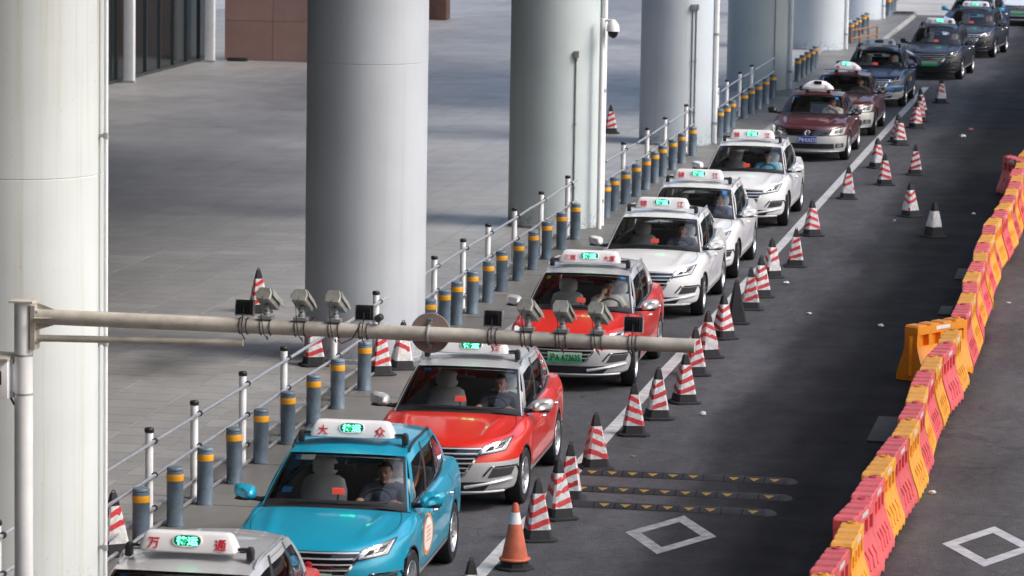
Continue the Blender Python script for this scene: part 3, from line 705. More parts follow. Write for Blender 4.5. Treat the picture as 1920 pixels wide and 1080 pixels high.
def beam_at(px):                                  # distance along the beam for an offset in metres
    return Vector((PXX + px, PY, S + lz + TILT * px))
def clamp_pair(mb, w_=.09):
    for s_ in (-1, 1):
        mb.tube([(s_ * w_ / 2, .078 * sin(a), .078 * cos(a) - .0) for a in [2 * pi * i / 16 for i in range(17)]], .0055, 5)
def traffic_camera(px, label):
    t = thing('traffic_camera', label, 'camera', beam_at(px), 0, 'cameras on the beam'); R = Matrix.Rotation(radians(-7 + random.uniform(-4, 4)), 3, 'Z') @ Matrix.Rotation(radians(-30), 3, 'X')
    h = Vector((0, .05, .255)); K_ = .9
    # housing with hexagonal section, its rear facing the viewer, pointing at the queue
    def hexr(y, s_): return [h + R @ Vector((x * s_ * K_, y * K_, z * s_ * K_)) for x, z in ((-.075, -.055), (.075, -.055), (.085, .02), (.06, .075), (-.06, .075), (-.085, .02))]
    bd = MB().loft([hexr(-.13, .93), hexr(-.12, 1), hexr(.16, 1), hexr(.17, .9)][::-1]).build('housing', M['cam_metal'], t, 25)
    sh = MB().loft([[h + R @ Vector((x * K_, y * K_, z * K_)) for x, z in ((-.10, -.0), (-.095, .03), (-.065, .085), (.065, .085), (.095, .03), (.10, .0), (.094, 0), (.089, .028), (.062, .079), (-.062, .079), (-.089, .028), (-.094, 0))] for y in (.22, -.1)]).build('sun_shield', M['cam_metal'], t, 25)
    MB().box(h + R @ Vector((0, -.106, 0)), (.06, .012, .04), R=R).build('rear_plate', M['black_plastic'], t, 0)
    nk = MB(); nk.box((0, .035, .18), (.04, .05, .08), R=R); nk.lathe([(.035, .085), (.035, .13), (.022, .14), (.022, .2)], 14, c=(0, .03, 0)); nk.box((0, .0, .09), (.13, .10, .03)); nk.pieces('bracket', M['galv'], t, 30)
    cp = MB(); clamp_pair(cp); cp.pieces('clamp', M['black_plastic'], t)
    a0 = h + R @ Vector((.0, -.112, -.015))
    MB().tube([a0, a0 + Vector((-.02, -.05, -.07)), Vector((-.02, -.10, .08)), Vector((.0, -.10, -.05)), Vector((.03, -.06, -.11)), Vector((.01, .0, -.085))], .005, 7).build('cable', M['black_plastic'], t)
def floodlight(px, label):
    t = thing('floodlight', label, 'floodlight', beam_at(px), 0, 'floodlights on the beam'); R = Matrix.Rotation(radians(random.uniform(-6, 6)), 3, 'Z') @ Matrix.Rotation(radians(-6), 3, 'X')
    h = Vector((0, .03, .17)); b = MB(); b.box(h, (.165, .05, .14), R=R)
    me = bevelled(b.mesh('housing', M['black_plastic'], 0), .006); link('housing', me, t)
    f = MB()
    for k in range(6): f.box(h + R @ Vector((-.055 + .022 * k, -.035, 0)), (.006, .025, .10), R=R)
    f.pieces('cooling_fin', M['black_plastic'], t, 0)
    e = MB()
    for s_ in (-1, 1): e.box(h + R @ Vector((s_ * .085, .0, 0)), (.006, .06, .15), R=R)
    e.box(h + R @ Vector((0, 0, -.078)), (.175, .055, .006), R=R); e.pieces('yoke', M['steel'], t, 0)
    cp = MB(); clamp_pair(cp, .07); cp.pieces('clamp', M['black_plastic'], t)
    MB().tube([h + R @ Vector((0, -.05, .0)), h + R @ Vector((.0, -.07, -.08)), Vector((0, -.095, .02)), Vector((.0, -.09, -.06)), Vector((.012, -.03, -.12))], .006, 6).build('cable', M['black_plastic'], t)
CAMS = [(2.34, 'camera on the beam, leftmost of the six'), (2.67, 'camera on the beam, second from the pole'), (2.99, 'camera on the beam, third from the pole, beside the cable floodlight'), (4.80, 'camera on the beam above the red taxi, first right of the disc'), (5.12, 'camera on the beam above the red taxi, middle of the three'), (5.45, 'camera on the beam above the red taxi, last of the three')]
for px, lb in CAMS: traffic_camera(px, lb)
for px, lb in [(2.13, 'black floodlight on the beam nearest the pole'), (3.27, 'black floodlight on the beam beside the small bullet camera'), (4.48, 'black floodlight on the beam just right of the round disc'), (5.78, 'black floodlight on the beam nearest its free end')]: floodlight(px, lb)
MB().tube([beam_at(2.99) + Vector((.05, -.09, -.08)), beam_at(3.08) + Vector((0, -.1, -.11)), beam_at(3.18) + Vector((0, -.1, -.06)), beam_at(3.25) + Vector((0, -.1, .06))], .006, 6).build('cable', M['black_plastic'], gt).matrix_parent_inverse = Matrix.Translation(-gt.location)
bc = thing('bullet_camera', 'small round bullet camera on the beam beside a floodlight', 'camera', beam_at(3.41))
MB().lathe([(.02, -.06), (.034, -.055), (.036, .05), (.03, .06)], 16, c=(0, 0, .13), R=Matrix.Rotation(pi / 2, 3, 'X')).build('housing', M['black_plastic'], bc)
MB().lathe([(.028, .061), (.028, .066)], 16, c=(0, 0, .13), R=Matrix.Rotation(pi / 2, 3, 'X')).build('end_plate', M['chrome'], bc)
MB().tube([(0, 0, .06), (0, 0, .12)], .014, 8).build('bracket', M['galv'], bc)
dsk = thing('round_sign', 'round traffic sign seen from behind, strapped to the beam', 'sign', beam_at(3.88))
MB().lathe([(.185, -.002), (.188, 0), (.188, .012), (.185, .014)], 48, c=(0, .084, 0), R=Matrix.Rotation(pi / 2, 3, 'X')).build('disc', M['disc_back'], dsk, 30)
MB().box((0, .075, 0), (.025, .012, .3)).build('mount_bar', M['galv'], dsk, 0)
cp = MB(); cp.tube([(0, .08 * sin(a), .08 * cos(a)) for a in [2 * pi * i / 16 for i in range(17)]], .012, 6)
for z in (.10, .13, -.11): cp.box((0, .06, z), (.03, .03, .02))
cp.pieces('clamp', M['galv'], dsk)

# ------------------------------------------------------------------ dome camera beside the third column
dm = thing('dome_camera', 'white dome camera hanging from a slim pole beside the third column', 'camera', (-10.66, 70.5, S))
MB().lathe([(.05, 0), (.05, 3.98)], 16).build('pole', M['pipe_white'], dm)
MB().tube([(0, 0, 3.90), (.06, 0, 3.95), (.20, -.02, 3.95)], .025, 10).build('arm', M['pipe_white'], dm)
MB().lathe([(.03, 3.97), (.07, 3.93), (.115, 3.86), (.125, 3.77), (.127, 3.75)], 24, c=(.2, -.02, 0)).build('housing', M['pipe_white'], dm)
MB().lathe([(.10, 3.76), (.10, 3.71), (.082, 3.655), (.04, 3.62), (0, 3.615)], 24, c=(.2, -.02, 0)).build('dome', M['black_gloss'], dm)

# ------------------------------------------------------------------ back of the plaza
def wall_tiles(name, label, x0, x1, y, h, tw, th):
    t = thing(name, label, 'wall', (0, 0, S))
    MB().box(((x0 + x1) / 2, y + .18, h / 2), (x1 - x0, .3, h)).build('core', M['joint'], t, 0)
    nx = round((x1 - x0) / tw); nz = round(h / th); dx = (x1 - x0) / nx; dz = h / nz
    me = MB().box((0, 0, 0), (dx - .012, .03, dz - .012)).mesh('panel', M['wall_pink'], 0)
    for i in range(nx):
        for k in range(nz): link('panel', me, t, (x0 + (i + .5) * dx, y, (k + .5) * dz))
    return t
wall_tiles('stone_wall', 'pinkish stone clad wall at the back of the plaza', -28.4, -23.9, 111.4, 9.6, 1.5, 1.2)
cw = thing('glass_facade', 'dark glazed facade with slim white columns at the back of the plaza', 'facade', (-29.0, 100, S))
pane = MB().box((0, 0, 0), (.04, 1.46, 2.3)).mesh('pane', M['dark_glass'], 0)
for i in range(-14, 8):
    for k in range(4): link('pane', pane, cw, (0, i * 1.5 + .75, 1.2 + k * 2.36))
for i in range(-14, 9): MB().box((.03, i * 1.5, 4.8), (.09, .05, 9.6)).build('mullion', M['frame_grey'], cw, 0)
for k in range(5): MB().box((.028, -4.5, .05 + k * 2.36), (.08, 33, .08)).build('transom', M['frame_grey'], cw, 0)
for x, y, lb in [(-28.65, 101.7, 'slim white post before the dark glass, nearer of two'), (-28.55, 110.2, 'slim white post before the dark glass, beside the pinkish wall')]:
    t = thing('slim_column', lb, 'column', (x, y, S)); me = bevelled(MB().box((0, 0, 4.8), (.30, .22, 9.6)).mesh('shaft', M['pipe_white'], 0), .03); link('shaft', me, t)
    MB().box((0, 0, .03), (.34, .26, .06)).build('foot', M['galv'], t, 0)
hs = thing('wall_hose', 'dark hose loop hanging on the pinkish wall', 'hose', (-27.2, 111.3, S + 2.55))
MB().tube([(.33 * cos(a), -.02, .33 * sin(a)) for a in [pi + pi * i / 14 for i in range(15)]], .02, 8).build('loop', M['black_plastic'], hs)
t = thing('dark_pillar', 'dark brown clad pillar at the far side of the plaza', 'pillar', (-26.3, 134.2, S)); link('shaft', bevelled(MB().box((0, 0, 4.8), (.75, .75, 9.6)).mesh('shaft', M['wood'], 0), .03), t); MB().box((-.5, .1, 4.8), (.2, .3, 9.6)).build('fin', M['frame_grey'], t, 0)
t = thing('floor_bump', 'low dark block lying at the foot of the pinkish wall', 'block', (-27.9, 111.0, S)); link('block', bevelled(MB().box((0, 0, .05), (.6, .25, .1)).mesh('block', M['black_plastic'], 0), .02), t)
structure(MB().box((-29.6, -1, 5.6), (.5, 158, 11.1)).build('light_block_wall', M['dark_glass'], smooth=0))  # facade carried on out of view, added to block light from the left
fb_ = thing('added_far_block', 'added dark block at the far end of the road, darkening car reflections', 'backdrop', (-10, 205, 0))  # invented block, hides the low sky so roofs and bonnets reflect dark
MB().box((0, 6, 9), (150, 12, 18)).build('wall', mat('far_wall', (.13, .135, .14), .7, var=.2, vscale=.2), fb_, 0)
wn = MB().box((0, 0, 0), (4.2, .1, 2.2)).mesh('window', M['dark_glass'], 0)
for i in range(30):
    for k in range(4): link('window', wn, fb_, (-72.5 + i * 5, -.04, 3 + k * 4))
# far fence and pale paving island
structure(MB().box((-9.6, 175, S / 2), (9, 60, S)).build('far_pavement', mat('far_concrete', (.36, .355, .34), .8, var=.2, vscale=.5), smooth=0))
t = thing('orange_fence', 'low brown orange fence beyond the farthest columns', 'fence', (-10.75, 126.6, S))
for i in range(4): MB().lathe([(.03, 0), (.03, .5)], 10, c=(.22 * i, i * .9, 0)).build('post', M['fence_orange'], t)
for z in (.18, .46): MB().tube([(0, 0, z), (.66, 2.7, z)], .03, 8).build('rail', M['fence_orange'], t)

# ------------------------------------------------------------------ litter and boards
def litter(x, y, s_, lb, mt='litter', flat=.55):
    b = bmesh.new(); bmesh.ops.create_icosphere(b, subdivisions=2, radius=s_)
    r = random.Random(int(x * 1000 + y)); 
    for v in b.verts: v.co *= r.uniform(.6, 1.15); v.co.z = v.co.z * flat + s_ * flat * .8
    me = bpy.data.meshes.new('paper_scrap'); b.to_mesh(me); b.free(); me.materials.append(M[mt])
    tag(link('paper_scrap', me, None, (x, y, .002)), lb, 'litter', 'litter on the road')
litter(-6.12, 50.18, .05, 'white paper scrap on the road near the cone row')
litter(-5.69, 60.56, .045, 'white scrap on the road beside the front white taxi')
litter(-4.45, 59.5, .05, 'white scrap on the dark road left of the barriers')
litter(-5.14, 93.9, .085, 'white scrap far up the road opposite the maroon taxis')
litter(-5.06, 96.0, .07, 'reddish scrap far up the road beside the white one', 'litter_red')
litter(-3.91, 76.3, .05, 'small white scrap close to the far barriers')
litter(-5.37, 74.6, .04, 'small white scrap by the pale sleeved cone')
litter(-2.70, 45.1, .05, 'white scrap right of the barriers near the white diamond')
litter(-6.45, 64.3, .055, 'white scrap between two cones beside the white taxis')
litter(-6.57, 46.7, .035, 'orange brown leaf behind the speed humps', 'litter_leaf', .3)
litter(-2.6, 62.9, .04, 'pale scrap right of the barriers halfway up', 'litter', .3)
for x, y, lx, ly, lb in [(-3.62, 49.6, .32, 2.0, 'flat grey board on the road beside the nearer barriers'), (-3.56, 61.6, .2, 1.0, 'flat grey board beside the barriers beyond the skewed one'), (-3.58, 66.5, .2, 1.5, 'flat grey board beside the far barriers')]:
    me = bevelled(MB().box((0, 0, .012), (lx, ly, .02)).mesh('flat_board', M['board'], 0), .004); tag(link('flat_board', me, None, (x, y, .001)), lb, 'board', 'boards by the barriers')

# ------------------------------------------------------------------ taxis
def smooth01(a, b, x):
    t = min(max((x - a) / (b - a), 0), 1); return t * t * (3 - 2 * t)
def pw(x, pts):                                   # piecewise smooth interpolation
    if x <= pts[0][0]: return pts[0][1]
    for (a, va), (b, vb) in zip(pts, pts[1:]):
        if x <= b: return va + (vb - va) * smooth01(a, b, x)
    return pts[-1][1]
FT = [0, .12, .25, .38, .48, .55, .61, .67, .73, .80, .88, .94, .98, 1.0]
NF = len(FT); NH, NS, NT = 9, 44, 4
WAGON = dict(yc=-.90, ycc=-1.10, yt=1.86, ytc=2.10, topf=-.20, topr=1.62, bowf=.15, bowr=.10, gx=.775, tx=.625, zt=[(-.3, 1.405), (.35, 1.462), (1.0, 1.462), (1.7, 1.40)], crown=[(0, .035), (.3, .05), (1, .035)],
             zcowl=.985, pill=[(0, 3), (15, 17), (31, 33), (42, 44)], ax=(-1.36, 1.305), R=.362, tr=.333,
             lev=[  # zf, zs(y), W, Yf, D, Yr, Dr
                 (.195, [(-2, .24), (2, .26)], .80, -2.13, .52, 2.14, .5), (.245, [(-2, .28), (2, .29)], .865, -2.215, .60, 2.22, .55), (.37, [(-2, .37), (2, .38)], .895, -2.245, .68, 2.255, .55), (.49, [(-2, .48), (2, .50)], .905, -2.262, .74, 2.27, .55),
                 (.60, [(-2, .60), (2, .63)], .909, -2.262, .78, 2.26, .55), (.70, [(-2, .70), (-1, .72), (2, .77)], .909, -2.24, .80, 2.24, .55), (.785, [(-2, .775), (-1.2, .835), (0, .87), (2, .91)], .895, -2.19, .80, 2.21, .52),
                 (.825, [(-2, .82), (-1.5, .872), (-.9, .945), (0, .985), (2, 1.035)], .835, -2.12, .78, 2.17, .5)])
SEDAN = dict(WAGON); SEDAN.update(yc=-.88, ycc=-1.08, yt=1.38, ytc=1.62, topf=-.14, topr=.98, zt=[(-.3, 1.36), (.3, 1.405), (.6, 1.40), (1.0, 1.35)], crown=[(0, .035), (.4, .05), (1, .03)],
                pill=[(0, 3), (19, 21), (39, 44)], zcowl=.965, ax=(-1.34, 1.30), gx=.765, tx=.60)
def superell(t, p=2.3): return 1 - (max(0, 1 - t ** p)) ** (1 / p)
def car_surfaces(K):
    lv = K['lev']; rings = []
    for zf, zs, W, Yf, D, Yr, Dr in lv:
        zz = lambda y: pw(y, zs)
        yA = Yf + D; yB = Yr - Dr; r = []
        wid = lambda y: W * (1 - .030 * smooth01(-.9, -1.6, y) if y < -.9 else 1 - .045 * smooth01(.9, 2.0, y))
        for t in FT:
            r.append(Vector((wid(yA) * t, Yf + D * superell(t), zf * (1 - t ** 2) + zz(yA) * t ** 2)))
        for i in range(1, NH + 1): y = yA + (K['yc'] - yA) * i / NH; r.append(Vector((wid(y), y, zz(y))))
        for i in range(1, NS + 1): y = K['yc'] + (K['yt'] - K['yc']) * i / NS; r.append(Vector((wid(y), y, zz(y))))
        yT = max(yB, K['yt'] + .03)
        for i in range(1, NT + 1): y = K['yt'] + (yT - K['yt']) * i / NT; r.append(Vector((wid(y), y, zz(y))))
        for t in reversed(FT[:-1]): r.append(Vector((wid(yT) * t, Yr - (Yr - yT) * superell(t), zz(yT))))
        rings.append(r)
    # Catmull-Rom between the rings
    out = []; n = len(rings)
    for i in range(n - 1):
        p0, p1, p2, p3 = rings[max(i - 1, 0)], rings[i], rings[i + 1], rings[min(i + 2, n - 1)]
        for s_ in range(4):
            t = s_ / 4
            out.append([.5 * ((2 * b) + (c - a) * t + (2 * a - 5 * b + 4 * c - d) * t * t + (3 * b - a - 3 * c + d) * t ** 3) for a, b, c, d in zip(p0, p1, p2, p3)])
    out.append(rings[-1]); return out
def mirror_rows(mb, rows, m=0, mf=None, flip=False):
    for sx in (1, -1):
        R = [[Vector((p.x * sx, p.y, p.z)) for p in r] for r in rows]
        n = len(R[0]); v = [p for r in R for p in r]; o = len(mb.V); mb.V += [tuple(p) for p in v]
        for i in range(len(R) - 1):
            for j in range(n - 1):
                q = (o + i * n + j, o + i * n + j + 1, o + (i + 1) * n + j + 1, o + (i + 1) * n + j)
                if (sx > 0) == flip: q = q[::-1]
                k = m if mf is None else mf(i, j, rows)
                if k is None: continue
                mb.F.append(q); mb.M.append(k)
def weld(me, d=.0004):
    bm = bmesh.new(); bm.from_mesh(me); bmesh.ops.remove_doubles(bm, verts=bm.verts, dist=d)
    bmesh.ops.recalc_face_normals(bm, faces=bm.faces); bm.to_mesh(me); bm.free()
    me.polygons.foreach_set('use_smooth', [True] * len(me.polygons)); me.set_sharp_from_angle(angle=radians(50)); return me

def wheel_meshes(tr):
    ty = MB(); Rm = Matrix.Rotation(pi / 2, 3, 'Y')
    ty.lathe([(.215, -.095), (tr - .03, -.105), (tr - .008, -.09), (tr, -.06), (tr, .06), (tr - .008, .09), (tr - .03, .105), (.215, .095)], 40, R=Rm, cap=(False, False))
    rim = MB(); rim.lathe([(.222, .092), (.218, .098), (.205, .085), (.195, .0), (.195, -.08)], 40, R=Rm, cap=(False, False))
    rim.lathe([(.05, .05), (.05, .082), (.03, .088), (0, .088)], 20, R=Rm, cap=(False, False))
    for k in range(5):
        for da in (-.16, .16):
            a = 2 * pi * k / 5 + da; a2 = 2 * pi * k / 5 + da * 1.9
            p = [Vector((.07, .035 * cos(a + s_) if 0 else (.04) * cos(a), .04 * sin(a))) for s_ in (0,)][0]
            q = Vector((.078, .21 * cos(a2), .21 * sin(a2))); d = (q - p).normalized(); side = d.cross(Vector((1, 0, 0))).normalized() * .016
            v = [p + side, p - side, q - side * .9, q + side * .9]; v2 = [x - Vector((.03, 0, 0)) for x in v]
            rim.add(v + v2, [(0, 1, 2, 3), (7, 6, 5, 4), (0, 4, 5, 1), (1, 5, 6, 2), (2, 6, 7, 3), (3, 7, 4, 0)])
    disc = MB(); disc.lathe([(.15, -.02), (.15, .0), (0, .0)], 30, R=Rm, cap=(True, False))
    a = ty.mesh('wheel', M['tyre'], 40); b = rim.mesh('rim', M['rim'], 40); c = disc.mesh('brake_disc', M['lamp_dark'], 40)
    return a, b, c
WHEEL = wheel_meshes(.333)

def make_taxi(label, loc, rz, body, roof, low, kind='wagon', mirror=None, sign=('', ''), sign_col='sign_red', led=True, plate=None, group='taxis queued in the lane', stickers=(), seat='seat_cover', sill=None, front_low=None, flag=True, dome=False, grille='slats'):
    K = WAGON if kind == 'wagon' else SEDAN
    body, roof, low = P[body], P[roof], P[low]; mirror = P[mirror] if mirror else body; sillm = P[sill] if sill else low
    t = thing('taxi', label, 'taxi', loc, rz, group)
    rows = car_surfaces(K)
    ax = K['ax']; RA = K['R']; zc = .333
    # snap grid points to the wheel arches
    for r in rows:
        for p in r:
            for ya in ax:
                d = sqrt((p.y - ya) ** 2 + (p.z - zc) ** 2)
                if abs(p.x) > .6 and RA - .035 < d < RA + .03 and p.z > .2: 
                    s_ = RA / d; p.y = ya + (p.y - ya) * s_; p.z = zc + (p.z - zc) * s_
    def lower_mat(i, j, rw):
        q = [rw[i][j], rw[i][j + 1], rw[i + 1][j + 1], rw[i + 1][j]]; c = sum(q, Vector()) / 4
        for ya in ax:
            if abs(c.x) > .6 and sqrt((c.y - ya) ** 2 + (c.z - zc) ** 2) < RA - .004: return None
        if c.y < -1.60: return (5 if (front_low and c.z < .44) else 1) if c.z < .60 else 0
        if abs(c.y) < 1.55 and c.z < .36: return 2
        if c.y > 1.6 and c.z < .5: return 1
        return 0
    mb = MB(); mirror_rows(mb, rows, mf=lower_mat)
    top = rows[-1]
    # bonnet
    hr = []; e0 = NF - 1
    for k in range(NH + 1):
        e = top[e0 + k]; f = k / NH; row = []
        zcen = top[0].z + (K['zcowl'] + .018 - top[0].z) * (1 - (1 - f) ** 1.35)
        for i, tt in enumerate(FT):
            y0 = top[i].y; yk = K['ycc'] + (K['yc'] - K['ycc']) * tt ** 2
            y = y0 + (yk - y0) * f; z0 = e.z + (zcen - e.z) * (1 - tt ** 2.2)
            if k == 0: z0 = top[i].z
            z0 += (.026 * math.exp(-((tt - (.58 + .13 * f)) / .05) ** 2) + .010 * math.exp(-(tt / .3) ** 2)) * sin(pi * f) ** .5 if 0 < f < 1 else 0
            row.append(Vector((e.x * tt, y if tt < 1 else e.y, z0 if tt < 1 else e.z)))
        hr.append(row)
    mirror_rows(mb, hr, 0)
    # greenhouse base line, ledge, boot lid
    iS = e0 + NH
    gb = []; gt_ = []
    for i in range(NS + 1):
        e = top[iS + i]; y = e.y; f = i / NS
        gxx = K['gx'] * (1 - .11 * smooth01(.7, 2.0, y)); gb.append(Vector((gxx, y + .02 * (1 - f), e.z + .012)))
        yt = K['topf'] + (K['topr'] - K['topf']) * f
        gt_.append(Vector((K['tx'] * (1 - .09 * smooth01(.8, 1.7, yt)) * (1 + .02 * sin(pi * f)), yt, pw(yt, K['zt']))))
    mirror_rows(mb, [[top[iS + i] for i in range(NS + 1)], gb], 0)
    wsb = [Vector((gb[0].x * tt, K['ycc'] + .035 + (gb[0].y - K['ycc'] - .035) * tt ** 2, K['zcowl'] + .022 + (gb[0].z - K['zcowl'] - .022) * tt ** 2)) for tt in FT]
    mirror_rows(mb, [hr[-1], wsb], 3)
    ib = iS + NS
    rb = [Vector((gb[-1].x * tt, K['ytc'] - .06 + (gb[-1].y - K['ytc'] + .06) * tt ** 2, gb[-1].z + .01 * (1 - tt))) for tt in FT]
    tr_ = []
    for k in range(NT + 1):
        e = top[ib + NT - k]; f = k / NT; row = []
        for i, tt in enumerate(FT):
            j = ib + NT + (NF - 1 - i); y0 = top[j].y; y = y0 + (rb[i].y - y0) * f; z = top[j].z + (rb[i].z - top[j].z) * f + .02 * sin(pi * f) * (1 - tt)
            row.append(Vector((e.x + 0 if tt == 1 else (e.x + (gb[-1].x - e.x) * f * f) * tt, e.y if tt == 1 else y, e.z if tt == 1 else z)))
        tr_.append(row)
    mirror_rows(mb, tr_[:-1] + [rb], 0)
    # roof skin
    def roof_row(s_, dz=0, sc=1):
        e = gt_[s_]; f = s_ / NS; cr = pw(f, K['crown'])
        return [Vector((e.x * tt * sc, e.y + (1 - tt * tt) * (-K['bowf'] * (1 - f) ** 2 + K['bowr'] * f ** 2), e.z + (1 - tt ** 2.2) * cr + dz)) for tt in FT]
    rf = [roof_row(s_) for s_ in range(0, NS + 1, 2)]
    mirror_rows(mb, rf, 4)
    # side of the greenhouse: pillars stay, windows become panes
    side = []
    NV = 6
    for v in range(NV + 1):
        f = v / NV; side.append([a + (b - a) * f + Vector((.022 * sin(pi * f), 0, 0)) for a, b in zip(gb, gt_)])
    def pmat(i, j, rw):
        for q, (a, b) in enumerate(K['pill']):
            if a <= j < b: return 4 if (q == 0 or b == NS) else 3
        return 4 if i == NV - 1 else None
    mirror_rows(mb, side, mf=pmat)
    # windscreen border and rear glass border
    ws = [[a + (b - a) * (v / 8) + Vector((0, -.02 * sin(pi * v / 8), .012 * sin(pi * v / 8))) for a, b in zip(wsb, rf[0])] for v in range(9)]
    rg = [[a + (b - a) * (v / 8) + Vector((0, .02 * sin(pi * v / 8), 0)) for a, b in zip(rb, rf[-1])] for v in range(9)]
    nW = len(FT) - 1
    mirror_rows(mb, ws, mf=lambda i, j, r: (4 if j >= nW - 1 else 3 if (i == 0 or j >= nW - 2) else None))
    mirror_rows(mb, rg, mf=lambda i, j, r: (0 if j >= nW - 3 or i in (0, 7) else None))
    # underside
    mirror_rows(mb, [[Vector((0, p.y, p.z)) for p in rows[0]], rows[0]], 3)
    me = weld(mb.mesh('body_shell', [body, P[front_low] if front_low else low, sillm, M['black_plastic'], roof, low], 0))
    link('body_shell', me, t)
    bm = bmesh.new(); bm.from_mesh(me); bvh = BVHTree.FromBMesh(bm); bm.free()
    def hit(o, d, off):
        h = bvh.ray_cast(Vector(o), Vector(d))
        if h[0] is None: return None
        nrm = h[1] if h[1].dot(Vector(d)) < 0 else -h[1]
        return h[0] + nrm * off
    def front(x, z, off): return hit((x, -4, z), (0, 1, 0), off) or Vector((x, -1.7, z))
    def sidep(y, z, off, sx=1): return hit((sx * 4, y, z), (-sx, 0, 0), off) or Vector((sx * .9, y, z))
    def topp(x, y, off): return hit((x, y, 4), (0, 0, -1), off) or Vector((x, y, 1))
    def quad(fn, a, b, c, d, off, nx=6, nz=3, thick=0):
        g_ = []
        for k in range(nz + 1):
            v = k / nz; row = []
            for i in range(nx + 1):
                u = i / nx
                x = (a[0] * (1 - u) + b[0] * u) * (1 - v) + (d[0] * (1 - u) + c[0] * u) * v
                z = (a[1] * (1 - u) + b[1] * u) * (1 - v) + (d[1] * (1 - u) + c[1] * u) * v
                row.append(fn(x, z, off))
            g_.append(row)
        return g_
    # panes
    gl = MB(); mirror_rows(gl, ws, mf=lambda i, j, r: None if (i == 0 or j >= nW - 2) else 0); weld(gl.mesh('w', M['glass'], 0)); link('windscreen', bpy.data.meshes['w'], t); bpy.data.meshes['w'].name = 'windscreen'
    gl = MB(); mirror_rows(gl, rg, mf=lambda i, j, r: None if (j >= nW - 3 or i in (0, 7)) else 0); link('rear_window', weld(gl.mesh('rear_window', M['side_glass'], 0)), t)
    pl = K['pill']
    for sx in (1, -1):
        for q in range(len(pl) - 1):
            a, b = pl[q][1], pl[q + 1][0]
            if b - a < 2: continue
            g_ = MB(); g_.grid([[Vector((p.x * sx, p.y, p.z)) for p in r[a:b + 1]] for r in side[:NV]])
            link('side_window', weld(g_.mesh('side_window', M['side_glass'], 0)), t)
            # chrome waist strip
        ch = MB(); ch.tube([Vector((p.x * sx + sx * .012, p.y, p.z + .004)) for p in gb[2:pl[-1][0] + 1]], .010, 6); ch.build('waist_trim', M['chrome'], t)
        tp = MB(); tp.tube([Vector((p.x * sx + sx * .006, p.y, p.z - .03)) for p in gt_[2:pl[-1][0]]], .008, 6); tp.build('drip_trim', M['black_plastic'], t)
    # wheels and arch liners
    steer = random.uniform(-.07, .07)
    for ya in ax:
        for sx in (1, -1):
            wl = link('wheel', WHEEL[0], t, (sx * .795, ya, zc)); wl.rotation_euler = (random.uniform(0, 6), 0, (0 if sx > 0 else pi) + (steer if ya < 0 else 0))
            link('rim', WHEEL[1], wl); link('brake_disc', WHEEL[2], wl)
            lip = MB(); pts = []
            for i in range(19):
                a = radians(-8) + radians(196) * i / 18; y = ya + (RA + .012) * cos(a); z = zc + (RA + .012) * sin(a)
                h = bvh.ray_cast(Vector((sx * 4, y, z)), Vector((-sx, 0, 0))); x = h[0].x if h[0] is not None and abs(h[0].x) > .7 else sx * .88
                pts.append(Vector((x, y, z)))
            for i in range(18):
                a, b = pts[i], pts[i + 1]; ca, cb = Vector((a.x, ya, zc)), Vector((b.x, ya, zc))
                ia, ib_ = ca + (a - ca) * .955, cb + (b - cb) * .955; dx = Vector((sx * .006, 0, 0)); inn = Vector((-sx * .30, 0, 0))
                lip.add([a + dx, b + dx, ib_ + dx, ia + dx], [(0, 1, 2, 3)]); lip.add([ia + dx, ib_ + dx, ib_ + inn, ia + inn], [(0, 1, 2, 3)])
            o = link('wheel_arch', weld(lip.mesh('wheel_arch', [M['black_plastic']], 0)), t)
    # ---- front face
    gr = MB()
    if kind == 'wagon':
        gr.grid(quad(front, (-.27, .445), (.27, .445), (.50, .772), (-.50, .772), .009, 14, 6)); gro = gr.build('grille', M['black_gloss'], t)
        sl_ = MB()
        for k in range(6):
            z = .49 + k * .053; hw_ = .29 + (z - .445) / .33 * .205
            sl_.grid(quad(front, (-hw_, z - .006), (hw_, z - .006), (hw_ + .004, z + .008), (-hw_ - .004, z + .008), .020, 14, 1))
        sl_.pieces('slat', M['slat'], gro)
        ed = MB()
        for sx in (1, -1): ed.grid(quad(front, (sx * .275, .44), (sx * .30, .44), (sx * .515, .755), (sx * .49, .755), .018, 2, 6))
        ed.grid(quad(front, (-.28, .43), (.28, .43), (.285, .447), (-.285, .447), .012, 8, 1)); ed.pieces('surround', M['chrome'], gro)
        bd = MB().lathe([(.042, 0), (.042, .006), (.03, .012), (0, .013)], 20, c=front(0, .64, .012), R=Matrix.Rotation(pi / 2, 3, 'X')); bd.build('badge', M['sign_red'], gro)
    else:
        gr.grid(quad(front, (-.40, .60), (.40, .60), (.52, .745), (-.52, .745), .004, 14, 4)); gro = gr.build('grille', M['black_gloss'], t)
        sl_ = MB()
        for z in (.64, .70): sl_.grid(quad(front, (-.45, z - .005), (.45, z - .005), (.45, z + .005), (-.45, z + .005), .012, 14, 1))
        sl_.pieces('slat', M['lamp_dark'], gro)
        c0 = front(0, .675, .016); bd = MB(); RR = Matrix.Rotation(pi / 2, 3, 'X')
        bd.tube([c0 + Vector((.062 * cos(a), 0, .062 * sin(a))) for a in [2 * pi * i / 24 for i in range(25)]], .007, 6)
        for pa in ([(-.025, .055), (0, .012), (.025, .055)], [(-.05, .035), (-.025, -.052), (0, -.005), (.025, -.052), (.05, .035)]): bd.tube([c0 + Vector((x, 0, z)) for x, z in pa], .006, 6)
        bd.build('badge', M['chrome'], gro)
